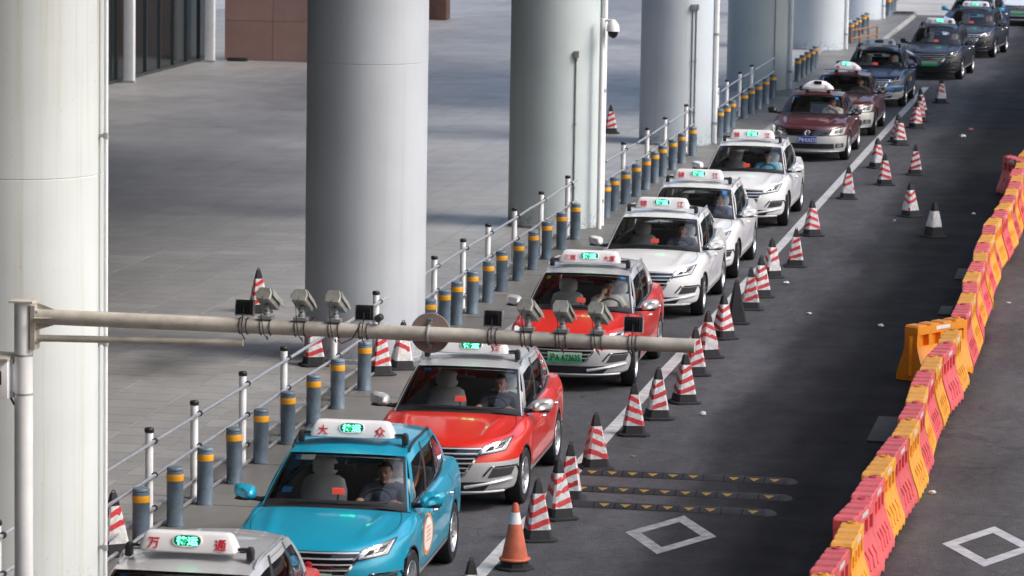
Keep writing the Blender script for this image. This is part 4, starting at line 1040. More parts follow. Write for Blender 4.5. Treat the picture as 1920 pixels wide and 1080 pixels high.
    for sx in (1, -1):
        if kind == 'wagon': q = [(sx * .40, .675), (sx * .74, .725), (sx * .795, .852), (sx * .52, .788)]
        else: q = [(sx * .47, .60), (sx * .80, .625), (sx * .84, .80), (sx * .55, .75)]
        hl = MB().grid(quad(front, *q, .006, 10, 4)).build('headlight', M['headlamp'], t, 0)
        def inq(u, v): 
            a, b, c, d = q; return ((a[0] * (1 - u) + b[0] * u) * (1 - v) + (d[0] * (1 - u) + c[0] * u) * v, (a[1] * (1 - u) + b[1] * u) * (1 - v) + (d[1] * (1 - u) + c[1] * u) * v)
        dk = MB()
        for u0_, u1_ in ((.30, .52), (.60, .84)): dk.grid(quad(front, inq(u0_, .28), inq(u1_, .28), inq(u1_, .76), inq(u0_, .76), .010, 4, 3))
        dk.pieces('reflector_bowl', M['lamp_dark'], hl)
        dr = MB(); dr.grid(quad(front, inq(.04, .06), inq(.96, .06), inq(.96, .17), inq(.04, .17), .013, 10, 1)); dr.grid(quad(front, inq(.88, .06), inq(.96, .06), inq(.96, .92), inq(.90, .92), .013, 2, 5)); dr.grid(quad(front, inq(.54, .2), inq(.58, .2), inq(.58, .85), inq(.54, .85), .013, 1, 4)); dr.pieces('light_guide', M['drl'], hl)
        MB().grid(quad(front, *q, .02, 10, 4)).build('lens', M['lens'], hl)
        eg = MB()
        for (a, b) in ((q[0], q[1]), (q[1], q[2]), (q[2], q[3]), (q[3], q[0])):
            eg.tube([front(a[0] + (b[0] - a[0]) * i / 8, a[1] + (b[1] - a[1]) * i / 8, .008) for i in range(9)], .006, 5)
        eg.build('rim_seal', M['black_plastic'], hl)
        if kind == 'wagon':
            fq = [(sx * .56, .415), (sx * .80, .43), (sx * .83, .515), (sx * .62, .525)]
            fg = MB().grid(quad(front, *fq, .005, 6, 3)).build('fog_lamp_pocket', M['lamp_dark'], t)
            fs = MB(); o_ = [(sx * .515, .44), (sx * .60, .545), (sx * .845, .535), (sx * .865, .43)]
            o_ = [(p[0] + (q2[0] - p[0]) * i / 8, p[1] + (q2[1] - p[1]) * i / 8) for p, q2 in zip(o_, o_[1:]) for i in range(8)] + [o_[-1]]; fs.tube([front(x, z, .004) for x, z in o_], .012, 6); fs.build('surround', M['black_gloss'], fg)
            bl_ = MB(); bl_.grid(quad(front, (sx * .30, .30), (sx * .80, .385), (sx * .82, .40), (sx * .33, .335), .028, 8, 1)); bl_.tube([front(sx * (.30 + .5 * i / 8), .318 + .072 * i / 8, .014) for i in range(9)], .018, 6); bl_.build('bumper_blade', low, t)
        else:
            fg = MB().grid(quad(front, (sx * .62, .335), (sx * .80, .335), (sx * .80, .43), (sx * .64, .43), .006, 5, 3)).build('fog_lamp_pocket', M['lamp_dark'], t)
            MB().grid(quad(front, (sx * .66, .35), (sx * .76, .35), (sx * .76, .415), (sx * .67, .415), .012, 3, 2)).build('fog_lamp', M['headlamp'], fg)
    it = MB(); it.grid(quad(front, (-.52, .268), (.52, .268), (.62, .375), (-.62, .375), .005, 14, 3) if kind == 'wagon' else quad(front, (-.60, .31), (.60, .31), (.60, .43), (-.60, .43), .005, 14, 3)); it.build('lower_intake', M['black_plastic'], t)
    lp = MB(); lp.tube([front(-.80 + 1.6 * i / 20, .255, .006) for i in range(21)], .016, 8); lp.build('front_lip', low, t)
    # plate
    pzc = .50 if kind == 'wagon' else .52
    pc = front(0, pzc, .03); pc.z = pzc
    pm = M['plate_blue'] if (plate and plate[0] == 'blue') else M['plate_green']
    po = MB().box((0, 0, 0), (.48 if pm is M['plate_green'] else .44, .008, .14)).build('number_plate', pm, t, 0, pc)
    if plate and plate[1]:
        tm = text_mesh(plate[1], .115, M['plate_text'] if pm is M['plate_green'] else M['plate_white'], .0012)
        wx = max(v.co.x for v in tm.vertices) * 2; tm.transform(Matrix.Rotation(pi / 2, 4, 'X') @ Matrix.Diagonal((min(1, .43 / wx), 1.05, 1, 1)))
        link('lettering', tm, po, (0, -.006, 0))
    # mirrors, handles, seams, rails
    for sx in (1, -1):
        c = Vector((sx * .985, -.70, 1.065)); rg_ = []
        for y, s_, dx in ((-.12, .25, -.03), (-.11, .62, -.01), (-.07, .9, 0), (0, 1, 0), (.05, .98, 0), (.06, .9, 0)):
            rg_.append([c + Vector((sx * (dx + (.125 * s_) * math.copysign(abs(cos(a)) ** .7, cos(a))), y + .04 * cos(a), (.075 * s_) * math.copysign(abs(sin(a)) ** .7, sin(a)) + .012 * cos(a))) for a in [2 * pi * i / 20 for i in range(20)]])
        mo = MB().loft(rg_).build('wing_mirror', mirror, t, 50)
        ar = MB().tube([c + Vector((-sx * .06, .0, -.06)), c + Vector((-sx * .16, .0, -.075)), c + Vector((-sx * .25, -.01, -.06))], [.03, .026, .03], 8); ar.add([Vector(p) + Vector((0, 0, 0)) for p in rg_[-1]], [tuple(range(20))]); ar.loft([[p + Vector((0, 0, -.0)) for p in [c + Vector((sx * .1 * cos(a), y, -.062 + .016 * sin(a))) for a in [2 * pi * i / 10 for i in range(10)]]] for y in (-.09, .055)]); ar.build('mirror_arm', M['black_plastic'], mo)
        for y in (-.02, .98) if kind == 'wagon' else (.05, 1.0):
            h0 = sidep(y, .84, .0, sx); hd = MB(); hd.tube([h0 + Vector((0, -.09, 0)), h0 + Vector((sx * .03, -.06, 0)), h0 + Vector((sx * .03, .06, 0)), h0 + Vector((0, .09, 0))], .013, 8); hd.build('door_handle', M['chrome'], t)
        sm = MB()
        for pts in ([(-.92, .42), (-.90, .80), (-.84, .95)], [(.17, .36), (.20, .70), (.20, 1.0)], [(1.30, .74), (1.22, .90), (1.16, 1.0)], [(-.92, .42), (-.80, .37), (.17, .36), (.90, .37), (.96, .55)]):
            for a, b in zip(pts, pts[1:]):
                n_s = 6; P0 = [sidep(a[0] + (b[0] - a[0]) * i / n_s, a[1] + (b[1] - a[1]) * i / n_s, .0015, sx) for i in range(n_s + 1)]
                dd = Vector((0, b[1] - a[1], -(b[0] - a[0]))); dd = dd.normalized() * .0045
                sm.grid([[p - dd for p in P0], [p + dd for p in P0]])
        sm.pieces('door_seam', M['black_plastic'], t, 0)
        if kind == 'wagon':
            rl = MB(); pts = [Vector((p.x * sx * .985, p.y, p.z + .035 + .012 * sin(pi * i / 12))) for i, p in enumerate(gt_[4:40:3])]
            pts[0].z -= .03; pts[-1].z -= .03; rl.tube(pts, .013, 8); rl.build('roof_rail', M['steel'] if roof is P['silver'] or roof is P['white'] else M['black_plastic'], t)
    hs_ = MB()                                     # bonnet shut line
    for sx in (1, -1):
        pp = [topp(sx * (.70 + .06 * sin(pi * i / 12)), -1.75 + .78 * i / 12, .0015) for i in range(13)]
        hs_.grid([[p + Vector((-.004, 0, 0)) for p in pp], [p + Vector((.004, 0, 0)) for p in pp]])
    hs_.pieces('bonnet_seam', M['black_plastic'], t, 0)
    wp = MB()                                      # wipers
    for x0_, x1_ in ((-.52, .05), (.0, .56)):
        a = wsb[0] ; pts = []
        for i in range(6):
            x = x0_ + (x1_ - x0_) * i / 5; f = abs(x) / gb[0].x; yb = K['ycc'] + .035 + (gb[0].y - K['ycc'] - .035) * f ** 2
            pts.append(Vector((x, yb + .05 - .02, K['zcowl'] + .055 + .01 * i / 5)))
        wp.tube(pts, .008, 6)
    wp.pieces('wiper', M['black_plastic'], t)
    # ---- cabin
    fl = MB(); ins = [Vector((p.x - .035, p.y, p.z - .03)) for p in gb]
    mirror_rows(fl, [[Vector((p.x, p.y, .34)) for p in ins], ins], 0); mirror_rows(fl, [[Vector((0, p.y, .34)) for p in ins], [Vector((p.x, p.y, .34)) for p in ins]], 0)
    fl.grid([[(-.74, K['yc'] + .02, .34), (.74, K['yc'] + .02, .34)], [(-.74, K['yc'] + .02, .95), (.74, K['yc'] + .02, .95)]])
    cabin = fl.build('cabin', M['interior'], t)
    ds = MB(); rws = []
    for y, z in ((K['ycc'] + .1, K['zcowl'] - .012), (K['yc'] + .1, K['zcowl'] + .0), (K['yc'] + .30, K['zcowl'] - .015), (K['yc'] + .38, K['zcowl'] - .06), (K['yc'] + .40, .60), (K['yc'] + .22, .45)):
        rws.append([Vector((x, y + (.0 if i not in (0, 6) else .05), z + (.03 if (i in (4, 5) and z > .9) else 0))) for i, x in enumerate((-.72, -.5, -.25, 0, .25, .5, .72))])
    ds.grid(rws); ds.build('dashboard', M['interior'], cabin, 60)
    lin = MB(); mirror_rows(lin, [roof_row(s_, -.035, .97) for s_ in range(0, NS + 1, 4)], 0); lin.build('roof_lining', M['liner'], cabin)
    def seat_mesh(wd, m_):
        b = MB()
        def rr_(z, y0, y1, h): 
            r = .06; return [(x, y, z) for x, y in ((-h + r, y0), (h - r, y0), (h, y0 + r), (h, y1 - r), (h - r, y1), (-h + r, y1), (-h, y1 - r), (-h, y0 + r))]
        b.loft([rr_(.36, -.26, .28, wd), rr_(.46, -.29, .28, wd), rr_(.52, -.27, .28, wd * .96)])
        b.loft([rr_(.48, .20, .36, wd * .98), rr_(.65, .23, .40, wd), rr_(.90, .28, .44, wd), rr_(1.02, .33, .46, wd * .86), rr_(1.06, .36, .45, wd * .6)])
        b.loft([rr_(1.05, .36, .46, .10), rr_(1.10, .345, .465, .135), rr_(1.20, .355, .475, .135), rr_(1.25, .38, .465, .10)])
        return b
    for x, w_ in ((-.37, .25), (.37, .25)): seat_mesh(w_, 0).build('front_seat', M[seat], cabin, 50, (x, .05, 0))
    rs = MB(); rs.box((0, .95, .46), (1.30, .50, .2)); rs.box((0, 1.24, .75), (1.30, .14, .6), R=Matrix.Rotation(radians(-12), 3, 'X')); rso = link('rear_seat', bevelled(rs.mesh('rear_seat', M['seat_dark'], 0), .05, 3), cabin)
    sw = MB(); cs = Vector((.37, -.50, .935)); Rs = Matrix.Rotation(radians(62), 3, 'X')
    sw.tube([cs + Rs @ Vector((.18 * cos(a), .18 * sin(a), 0)) for a in [2 * pi * i / 24 for i in range(25)]], .014, 8)
    sw.tube([cs + Rs @ Vector((-.17, 0, 0)), cs + Rs @ Vector((.17, 0, 0))], .02, 6); sw.tube([cs + Rs @ Vector((0, -.17, 0)), cs], .02, 6); sw.tube([cs, cs + Rs @ Vector((0, 0, -.25))], .04, 8)
    sw.build('steering_wheel', M['black_plastic'], cabin)
    rm = MB(); rm.box((0, -.36, 1.30), (.23, .03, .065)); rm.tube([(0, -.36, 1.33), (0, -.30, 1.38)], .012, 6); link('rear_view_mirror', bevelled(rm.mesh('rear_view_mirror', M['black_plastic'], 0), .008), cabin)
    if flag:
        fb = link('hire_flag', bevelled(MB().box((-.04, -.50, 1.07), (.13, .03, .07)).mesh('hire_flag', M['flag_red'], 0), .012), cabin)
        MB().tube([(-.04, -.50, 1.04), (-.04, -.54, .97)], .01, 6).build('stalk', M['black_plastic'], fb)
    # windscreen stickers
    def ws_pt(u, v, off=.004):                    # u in -1..1, v 0..1
        f = abs(u); x = f * (len(FT) - 1)
        tt = f; j = max(i for i, q in enumerate(FT) if q <= tt + 1e-6); j = min(j, len(FT) - 2); a_ = (tt - FT[j]) / (FT[j + 1] - FT[j]); r_ = min(int(v * 8), 7); b_ = v * 8 - r_
        p = ws[r_][j].lerp(ws[r_][j + 1], a_).lerp(ws[r_ + 1][j].lerp(ws[r_ + 1][j + 1], a_), b_); p = Vector((p.x * (1 if u >= 0 else -1), p.y, p.z)); return p + Vector((0, .5, -.86)) * off
    for (u, v, du, dv, c_) in stickers:
        st_ = MB().grid([[ws_pt(u - du + 2 * du * i / 3, v - dv + 2 * dv * k / 2) for i in range(4)] for k in range(3)]); st_.build('sticker', M[c_], t)
    # ---- roof sign
    zr = pw(.1, K['zt']) + pw((.1 - K['topf']) / (K['topr'] - K['topf']), K['crown'])
    y0 = .10
    sg = link('roof_sign', None, t, (0, y0, zr + .06))
    def sring(z, hx, hy, p=4.5): return [(hx * math.copysign(abs(cos(a)) ** (2 / p), cos(a)), hy * math.copysign(abs(sin(a)) ** (2 / p), sin(a)), z) for a in [2 * pi * i / 40 for i in range(40)]]
    if not dome: prof = [(0, .43, .115), (.012, .448, .125), (.05, .444, .118), (.12, .415, .085), (.155, .395, .068), (.172, .37, .05), (.176, .33, .03)]; pex = 6
    else: prof = [(0, .36, .12), (.02, .375, .13), (.07, .35, .12), (.13, .28, .10), (.18, .20, .075), (.205, .12, .05), (.212, .05, .02)]; pex = 2.6
    MB().loft([sring(z, a, b, pex) for z, a, b in prof]).build('housing', M['sign_white'], sg, 50)
    til = Matrix.Rotation(radians(90 - 18), 4, 'X')
    cpn = MB(); nn = 28; hx, hz = (.125, .05) if not dome else (.10, .045)
    zc_ = .105 if not dome else .16
    def capsule(hx, hz, y, d): return [Vector((hx * math.copysign(abs(cos(a)) ** .6, cos(a)), d, hz * math.copysign(abs(sin(a)) ** .75, sin(a)))) for a in [2 * pi * i / nn for i in range(nn)]]
    Rt = Matrix.Rotation(radians(-18), 3, 'X')
    yface = -.095 if not dome else -.088
    bez = [[Vector((0, yface, zc_)) + Rt @ p for p in capsule(hx + .016, hz + .012, 0, .02)], [Vector((0, yface, zc_)) + Rt @ p for p in capsule(hx + .008, hz + .006, 0, -.012)], [Vector((0, yface, zc_)) + Rt @ p for p in capsule(hx, hz, 0, -.012)], [Vector((0, yface, zc_)) + Rt @ p for p in capsule(hx, hz, 0, -.002)]]
    MB().loft(bez, cap=(False, False)).build('bezel', M['sign_white'], sg, 40)
    MB().add([Vector((0, yface, zc_)) + Rt @ p for p in capsule(hx, hz, 0, -.003)], [tuple(range(nn))]).build('display', M['led_panel'] if led else M['black_gloss'], sg, 0)
    if led:
        if 'led' not in TXT: TXT['led'] = text_mesh('待运', .088, M['led'], .0012); TXT['led'].transform(Matrix.Diagonal((1.12, .92, 1, 1)))
        o = link('display_text', TXT['led'], sg, Vector((0, yface, zc_)) + Rt @ Vector((0, -.006, 0))); o.rotation_euler = (radians(90 - 18), 0, 0)
    for ch, sx in zip(sign, (-1, 1)):
        if not ch: continue
        k_ = (ch, sign_col, dome)
        if k_ not in TXT: TXT[k_] = text_mesh(ch, .115 if len(ch) == 1 else .09, M[sign_col], .0016 if len(ch) == 1 else .0008)
        if not dome: o = link('lettering', TXT[k_], sg, (sx * (.305 if len(ch) == 1 else .29), -.1105, .079))
        else: o = link('lettering', TXT[k_], sg, (sx * .21, -.122, .075)); o.scale = (.8, .8, .8)
        o.rotation_euler = (radians(90 - 25), 0, 0)
    for sx in (1, -1):
        bk = MB()
        if not dome:
            bk.loft([[(sx * .555 + x, y, z) for x, y in ((-.03, -.05), (.03, -.05), (.03, .05), (-.03, .05))] for z in (-.07, .02)] + [[(sx * .55 + x, y, .055) for x, y in ((-.022, -.035), (.022, -.035), (.022, .035), (-.022, .035))]])
            ob = link('bracket', bevelled(bk.mesh('bracket', M['black_plastic'], 0), .01), sg)
            MB().tube([(sx * .42, -.02, .03), (sx * .50, -.02, .035), (sx * .55, -.02, .03)], [.012, .016, .02], 8).build('bracket_arm', M['black_plastic'], sg)
        else: bk.box((sx * .25, 0, -.02), (.08, .14, .06)); bk.build('bracket', M['black_plastic'], sg, 0)
    cb_ = MB(); cb_.tube([(-.54, .0, .0), (.54, .0, .0)], .014, 8); cb_.build('cross_bar', M['chrome'], sg)
    # side stickers
    return t, sidep

def decal(t, sidep, pts_y, name, matl, off=.004, sx=1):
    pass
TAXIS = []
COMMON = ((-.78, .90, .05, .035, 'sticker_blue'),)
def taxi(x, y, rz, **k):
    lb = k.pop('label'); r, sp = make_taxi(lb, (x, y, 0), rz, **k); return r, sp
RS = dict(body='red', roof='silver', low='silver', mirror='silver')
WH = dict(body='white', roof='white', low='white')
C0, s0 = taxi(-8.50, 32.10, .02, label='silver roofed red taxi with red lettered roof sign cut by the bottom edge', sign=('万', '通'), stickers=COMMON, **RS)
C1, s1 = taxi(-8.38, 38.35, .03, label='turquoise blue taxi with round orange door sticker in front of the red taxi', body='blue', roof='blue', low='blue', sill='silver', sign=('大', '众'), sign_col='sign_red', stickers=COMMON + ((-.62, .91, .13, .05, 'sticker_white'), (-.72, .30, .075, .05, 'sticker_blue')))
C2, s2 = taxi(-8.28, 44.62, .02, label='red and silver taxi under the round disc, just behind the turquoise one', sign=('', '海'), stickers=((-.74, .92, .07, .03, 'sticker_blue'),), **RS)
C3, s3 = taxi(-8.27, 53.85, .012, label='red and silver taxi with green number plate behind the beam cameras', sign=('三湘', '大厦'), plate=('green', '沪A A73635'), stickers=((-.84, .88, .05, .04, 'sticker_yellow'), (.84, .92, .05, .03, 'sticker_blue')), **RS)
C4, s4 = taxi(-8.24, 61.40, .005, label='front one of three white taxis, behind the red taxi', sign=('锦', '江'), stickers=(), **WH)
C5, s5 = taxi(-8.26, 66.30, .005, label='middle one of three white taxis in the queue', sign=('锦', '江'), stickers=((.80, .88, .06, .07, 'sticker_blue'),), **WH)
C6, s6 = taxi(-8.24, 74.60, .0, label='rear one of three white taxis, ahead of the maroon cars', sign=('锦', '江'), stickers=((-.80, .90, .05, .035, 'sticker_blue'),), **WH)
C7, s7 = taxi(-8.26, 88.5, .0, label='maroon and silver saloon taxi with blue plate, nearer of two', body='maroon', roof='maroon', low='silver', kind='sedan', dome=True, led=False, sign=('', '江'), plate=('blue', '沪B·KA275'), seat='seat_dark', flag=False, stickers=((-.72, .9, .08, .04, 'sticker_blue'), (.78, .86, .06, .06, 'sticker_blue')), mirror='black')
C8, s8 = taxi(-8.18, 95.2, .0, label='maroon and silver saloon taxi, farther of two', body='maroon', roof='maroon', low='silver', kind='sedan', dome=True, sign=('锦', '江'), seat='seat_dark', flag=False, mirror='black', stickers=((-.72, .9, .08, .04, 'sticker_blue'),))
C9, s9 = taxi(-8.08, 104.4, -.01, label='deep blue and silver taxi with unlit roof sign behind the maroon cars', body='deepblue', roof='deepblue', low='silver', front_low='skyblue', sign=('海', '博'), sign_col='sign_navy', led=False)
C10, s10 = taxi(-7.09, 115.1, -.06, label='dark navy taxi with green plate, first behind the deep blue one', body='navy', roof='navy', low='navy', sill='silver', sign=('海', '博'), sign_col='sign_navy', plate=('green', ''))
C11, s11 = taxi(-6.57, 125.2, -.09, label='dark navy taxi with lit green sign near the top edge', body='navy', roof='navy', low='navy', sill='silver', sign=('海', '博'), sign_col='sign_navy')
C12, s12 = taxi(-6.98, 133.5, -.12, label='silver roofed taxi with turquoise mirrors mostly hidden at the top edge', body='deepblue', roof='silver', low='silver', mirror='blue', sign=('', ''))
C13, s13 = taxi(-5.6, 143.4, -.12, label='white and blue taxi cut by the upper corner', body='white', roof='deepblue', low='white', sign=('', ''), mirror='blue')
# door stickers
def ell(sp, y, z, a, b, off, sx=1, n=28, inner=0):
    mb = MB(); out = [sp(y + a * cos(q), z + b * sin(q), off, sx) for q in [2 * pi * i / n for i in range(n)]]
    mid = [sp(y + a * .5 * cos(q), z + b * .5 * sin(q), off, sx) for q in [2 * pi * i / n for i in range(n)]]
    c = sp(y, z, off, sx); f = [(i, (i + 1) % n, n + (i + 1) % n, n + i) for i in range(n)] + [(n + i, n + (i + 1) % n, 2 * n) for i in range(n)]
    return mb.add(out + mid + [c], f)
for sx in (1,):
    o = ell(s1, -.50, .66, .30, .215, .003, sx).build('door_sticker', M['sticker_orange'], C1, 0)
    ell(s1, -.50, .66, .245, .172, .0045, sx).build('sticker_face', M['sticker_white'], o, 0)
    b_ = MB()
    for k in range(4): b_.grid([[s1(-.62 + .24 * i / 5 , .73 - .045 * k + dz, .0062, sx) for i in range(6)] for dz in (0, .018)])
    b_.build('sticker_print', M['sticker_orange'], o, 0)
for Cx, sp in ((C4, s4), (C5, s5), (C6, s6)):
    b_ = MB(); b_.grid([[sp(-.62 + .85 * i / 8 + dz * .5, .60 + .10 * i / 8 + dz, .003) for i in range(9)] for dz in (0, .06, .12)]); b_.build('door_decal', M['decal_violet'], Cx, 0)
b_ = MB(); b_.grid([[s9(-.5 + .6 * i / 6, .62 + dz, .003) for i in range(7)] for dz in (0, .1)]); b_.build('door_decal', M['bollard_band'], C9, 0)
_bm = MB(); 

# ------------------------------------------------------------------ drivers
def person_mesh(pose):
    J = {'pel': (0, .06, .60), 'sp1': (0, .09, .75), 'sp2': (0, .11, .92), 'neck': (0, .10, 1.06), 'nk2': (0, .085, 1.13),
         'shL': (-.17, .10, 1.02), 'shR': (.17, .10, 1.02), 'hipL': (-.09, .02, .58), 'hipR': (.09, .02, .58), 'knL': (-.14, -.42, .62), 'knR': (.14, -.40, .60), 'anL': (-.13, -.55, .42 ), 'anR': (.13, -.60, .41), 'toL': (-.13, -.70, .40), 'toR': (.13, -.74, .39)}
    Rd = {'pel': .135, 'sp1': .13, 'sp2': .15, 'neck': .07, 'nk2': .052, 'shL': .075, 'shR': .075, 'hipL': .10, 'hipR': .10, 'knL': .065, 'knR': .065, 'anL': .045, 'anR': .045, 'toL': .04, 'toR': .04}
    E = [('pel', 'sp1'), ('sp1', 'sp2'), ('sp2', 'neck'), ('neck', 'nk2'), ('sp2', 'shL'), ('sp2', 'shR'), ('pel', 'hipL'), ('pel', 'hipR'), ('hipL', 'knL'), ('hipR', 'knR'), ('knL', 'anL'), ('knR', 'anR'), ('anL', 'toL'), ('anR', 'toR')]
    def arm(s_, el, wr, hd):
        J['el' + s_] = el; J['wr' + s_] = wr; J['pa' + s_] = hd; Rd['el' + s_] = .046; Rd['wr' + s_] = .03; Rd['pa' + s_] = .034
        E.extend([('sh' + s_, 'el' + s_), ('el' + s_, 'wr' + s_), ('wr' + s_, 'pa' + s_)])
        W, H = Vector(wr), Vector(hd); d = (H - W).normalized(); side = d.cross(Vector((0, 0, 1))).normalized(); dn = side.cross(d)
        for k, (o, l) in enumerate(((-.03, .062), (-.010, .072), (.010, .068), (.028, .052))):
            a = H + side * o + d * .03; b = a + d * l * .5 - dn * .005; c = b + d * l * .25 - Vector((0, 0, .035)); n0 = 'f%s%d' % (s_, k)
            for q, (nme, pt) in enumerate(((n0 + 'a', a), (n0 + 'b', b), (n0 + 'c', c))): J[nme] = tuple(pt); Rd[nme] = .0095 - .001 * q
            E.extend([('pa' + s_, n0 + 'a'), (n0 + 'a', n0 + 'b'), (n0 + 'b', n0 + 'c')])
        th = H - d * .02 + side * (.045 if s_ == 'L' else -.045); J['t' + s_ + 'a'] = tuple(th); J['t' + s_ + 'b'] = tuple(th + d * .045); Rd['t' + s_ + 'a'] = .012; Rd['t' + s_ + 'b'] = .009
        E.extend([('pa' + s_, 't' + s_ + 'a'), ('t' + s_ + 'a', 't' + s_ + 'b')])
    arm('L', (-.25, -.08, .84), (-.19, -.32, .96), (-.18, -.385, .985)) if pose != 'lean' else arm('L', (-.26, -.12, .92), (-.13, -.10, 1.10), (-.095, -.07, 1.17))
    arm('R', (.262, -.062, .853), (.196, -.312, .952), (.176, -.383, .98)) if pose != 'reach' else arm('R', (.20, -.14, .95), (.02, -.25, 1.10), (-.04, -.29, 1.15))
    tb = MB()                                      # tapered limbs and trunk, fused into one skin below
    E.append(('shL', 'neck')); E.append(('shR', 'neck'))
    for k1, k2 in E:
        A, B_ = Vector(J[k1]), Vector(J[k2]); ra, rb_ = Rd[k1], Rd[k2]; d = (B_ - A).normalized(); q = d.to_track_quat('Z', 'Y').to_matrix(); trunk = {k1, k2} <= {'pel', 'sp1', 'sp2', 'neck'}
        L_ = (B_ - A).length; rings = []
        for t_, r_ in [(-ra * .98, ra * .2), (-ra * .8, ra * .6), (-ra * .4, ra * .92), (0, ra)] + [(L_ * f, ra + (rb_ - ra) * f + (.008 * sin(pi * f) if ra > .03 else 0)) for f in (.33, .67)] + [(L_, rb_), (L_ + rb_ * .4, rb_ * .92), (L_ + rb_ * .8, rb_ * .6), (L_ + rb_ * .98, rb_ * .2)]:
            ring = []
            for i in range(14):
                o_ = q @ Vector((r_ * cos(2 * pi * i / 14), r_ * sin(2 * pi * i / 14), 0))
                if trunk: o_ = Vector((o_.x * 1.18, o_.y * .8, o_.z))
                ring.append(A + d * t_ + o_)
            rings.append(ring)
        tb.loft(rings)
    m1 = tb.mesh('person', M['skin'], 0)
    # head
    b = bmesh.new(); b.from_mesh(m1); bmesh.ops.recalc_face_normals(b, faces=b.faces)
    hc = Vector((0, .055, 1.215)); Rh = Matrix.Rotation(radians(4), 3, 'X')
    def ball(c, r, sub=3):
        g_ = bmesh.ops.create_icosphere(b, subdivisions=sub, radius=1); 
        for v in g_['verts']: v.co = Vector((v.co.x * r[0], v.co.y * r[1], v.co.z * r[2])) + Vector(c)
        return g_['verts']
    for v in ball(hc, (.076, .094, .112), 4):
        d = v.co - hc
        if d.z < -.03: v.co.x *= 1 - (-d.z - .03) * 2.6; v.co.y += (-.012 if d.y < 0 else -.02) * min(1, (-d.z - .03) / .08)
        if d.y < -.05 and -.005 < d.z < .02 : v.co.y += .006
    ball(hc + Vector((0, -.095, -.018)), (.012, .02, .02), 2); ball(hc + Vector((0, -.083, -.055)), (.022, .008, .008), 2)
    ball(hc + Vector((0, -.078, -.092)), (.022, .016, .014), 2); ball(hc + Vector((0, -.082, .03)), (.05, .012, .010), 2)
    for s_ in (-1, 1): ball(hc + Vector((s_ * .078, .005, -.01)), (.010, .02, .03), 2)
    m2 = bpy.data.meshes.new('person'); b.to_mesh(m2); b.free()
    o = bpy.data.objects.new('person_build', m2); COL.objects.link(o); r = o.modifiers.new('r', 'REMESH'); r.mode = 'VOXEL'; r.voxel_size = .0085; r.use_smooth_shade = True; sm2 = o.modifiers.new('s', 'SMOOTH'); sm2.factor = .5; sm2.iterations = 3
    dg = bpy.context.evaluated_depsgraph_get(); m3 = bpy.data.meshes.new_from_object(o.evaluated_get(dg)); bpy.data.objects.remove(o)
    m3.materials.clear()
    L, Rp = Vector(J['wrL']), Vector(J['wrR']); PL, PR = Vector(J['paL']), Vector(J['paR'])
    idx = []
    for p in m3.polygons:
        c = p.center; k = 1
        if c.z < .66 and (c.y < -.02 or c.z < .60): k = 2
        if c.z > 1.105 and abs(c.x) < .095: k = 0
        for w_, h_ in ((L, PL), (Rp, PR)):
            d = (h_ - w_).normalized()
            if (c - w_).dot(d) > .0 and (c - h_).length < .14: k = 0
            if (c - w_).length < .10 and (c - w_).dot(d) < 0 and pose != 'x': k = 0 if (c - w_).dot(d) > -.04 else k
        idx.append(k)
    for q in range(3): m3.materials.append(M['skin'])
    m3.polygons.foreach_set('material_index', idx); m3.polygons.foreach_set('use_smooth', [True] * len(idx)); m3.name = 'person_' + pose
    return m3
PM = {k: person_mesh(k) for k in ('wheel', 'lean', 'reach')}
hb = bmesh.new(); bmesh.ops.create_icosphere(hb, subdivisions=4, radius=1)
hc = Vector((0, .055, 1.215))
for v in hb.verts:
    nz = .004 * sin(v.co.x * 40 + v.co.y * 23) * cos(v.co.z * 31)
    v.co = Vector((v.co.x * (.085 + nz), v.co.y * (.104 + nz), v.co.z * (.120 + nz))) + hc
dl = [v for v in hb.verts if (v.co.y - hc.y < -.035 and v.co.z - hc.z < .068) or (v.co.z - hc.z < -.045) or (v.co.y - hc.y < .02 and v.co.z - hc.z < .012)]
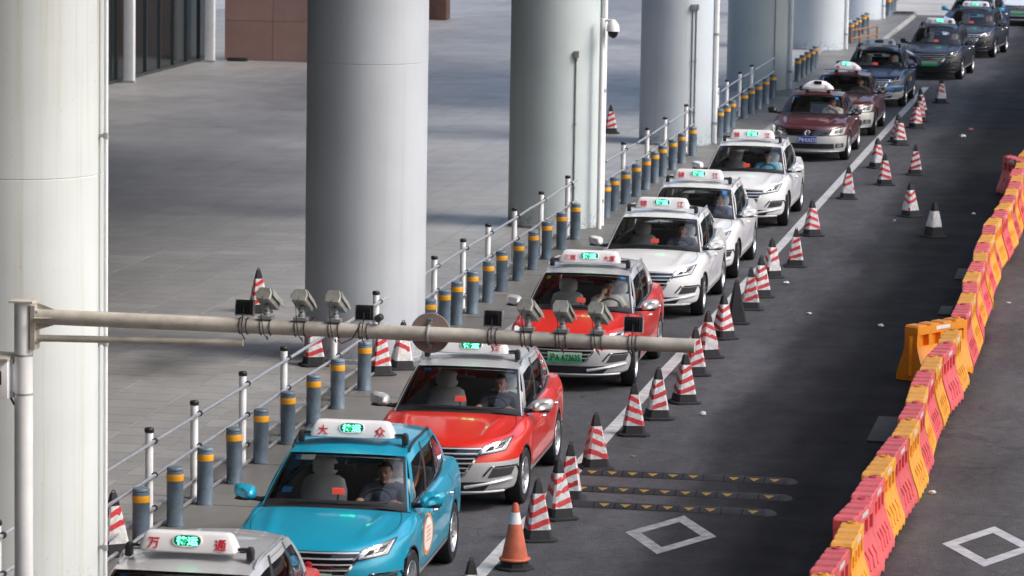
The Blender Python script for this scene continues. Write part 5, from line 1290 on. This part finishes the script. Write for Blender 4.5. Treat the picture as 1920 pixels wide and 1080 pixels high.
bmesh.ops.delete(hb, geom=dl, context='VERTS'); HAIR = bpy.data.meshes.new('hair'); hb.to_mesh(HAIR); hb.free(); HAIR.materials.append(M['hair']); HAIR.polygons.foreach_set('use_smooth', [True] * len(HAIR.polygons))
EYES = MB()
for s_ in (-1, 1): EYES.lathe([(.0, -.004), (.007, -.003), (.009, 0), (.007, .003), (0, .004)], 10, c=(s_ * .030, -.0335, 1.219), R=Matrix.Rotation(pi / 2, 3, 'X'))
EYEM = [q.mesh('eye', M['eye'], 40) for q in EYES.islands()]
def driver(car, pose, shirt, label, dx=0, turn=0):
    mt = mat('shirt', shirt, .85, var=.1, vscale=8)
    me = PM[pose].copy(); me.materials[1] = mt; me.materials[2] = M['trousers']
    o = link('person', me); o.matrix_world = Matrix.Translation(car.location) @ Matrix.Rotation(car.rotation_euler.z, 4, 'Z') @ Matrix.Translation((.37 + dx, -.10, -.01)) @ Matrix.Rotation(turn, 4, 'Z')
    tag(o, label, 'person', 'taxi drivers'); link('hair', HAIR, o); [link('eye', q, o) for q in EYEM]
driver(C0, 'wheel', (.05, .06, .09), 'person driving the silver roofed taxi at the bottom edge')
driver(C1, 'wheel', (.06, .07, .10), 'person in dark shirt driving the turquoise taxi')
driver(C2, 'wheel', (.05, .05, .06), 'person in dark shirt driving the red taxi under the disc')
driver(C3, 'lean', (.45, .42, .36), 'person in pale shirt with hand at cheek in the green plated red taxi', -.06, .35)
driver(C4, 'wheel', (.07, .08, .11), 'person in dark shirt driving the front white taxi', -.02, .1)
driver(C5, 'wheel', (.12, .15, .22), 'person in blue grey shirt driving the middle white taxi', 0, -.3)
driver(C6, 'wheel', (.12, .42, .55), 'person in light blue shirt driving the rear white taxi', -.05)
driver(C7, 'reach', (.45, .40, .33), 'person with raised bare arm driving the nearer maroon taxi')
driver(C8, 'wheel', (.08, .06, .06), 'person driving the farther maroon taxi')
driver(C9, 'wheel', (.10, .10, .16), 'person driving the deep blue taxi')
driver(C10, 'wheel', (.05, .05, .06), 'person driving the green plated navy taxi')
driver(C11, 'wheel', (.05, .05, .06), 'person driving the navy taxi near the top edge')
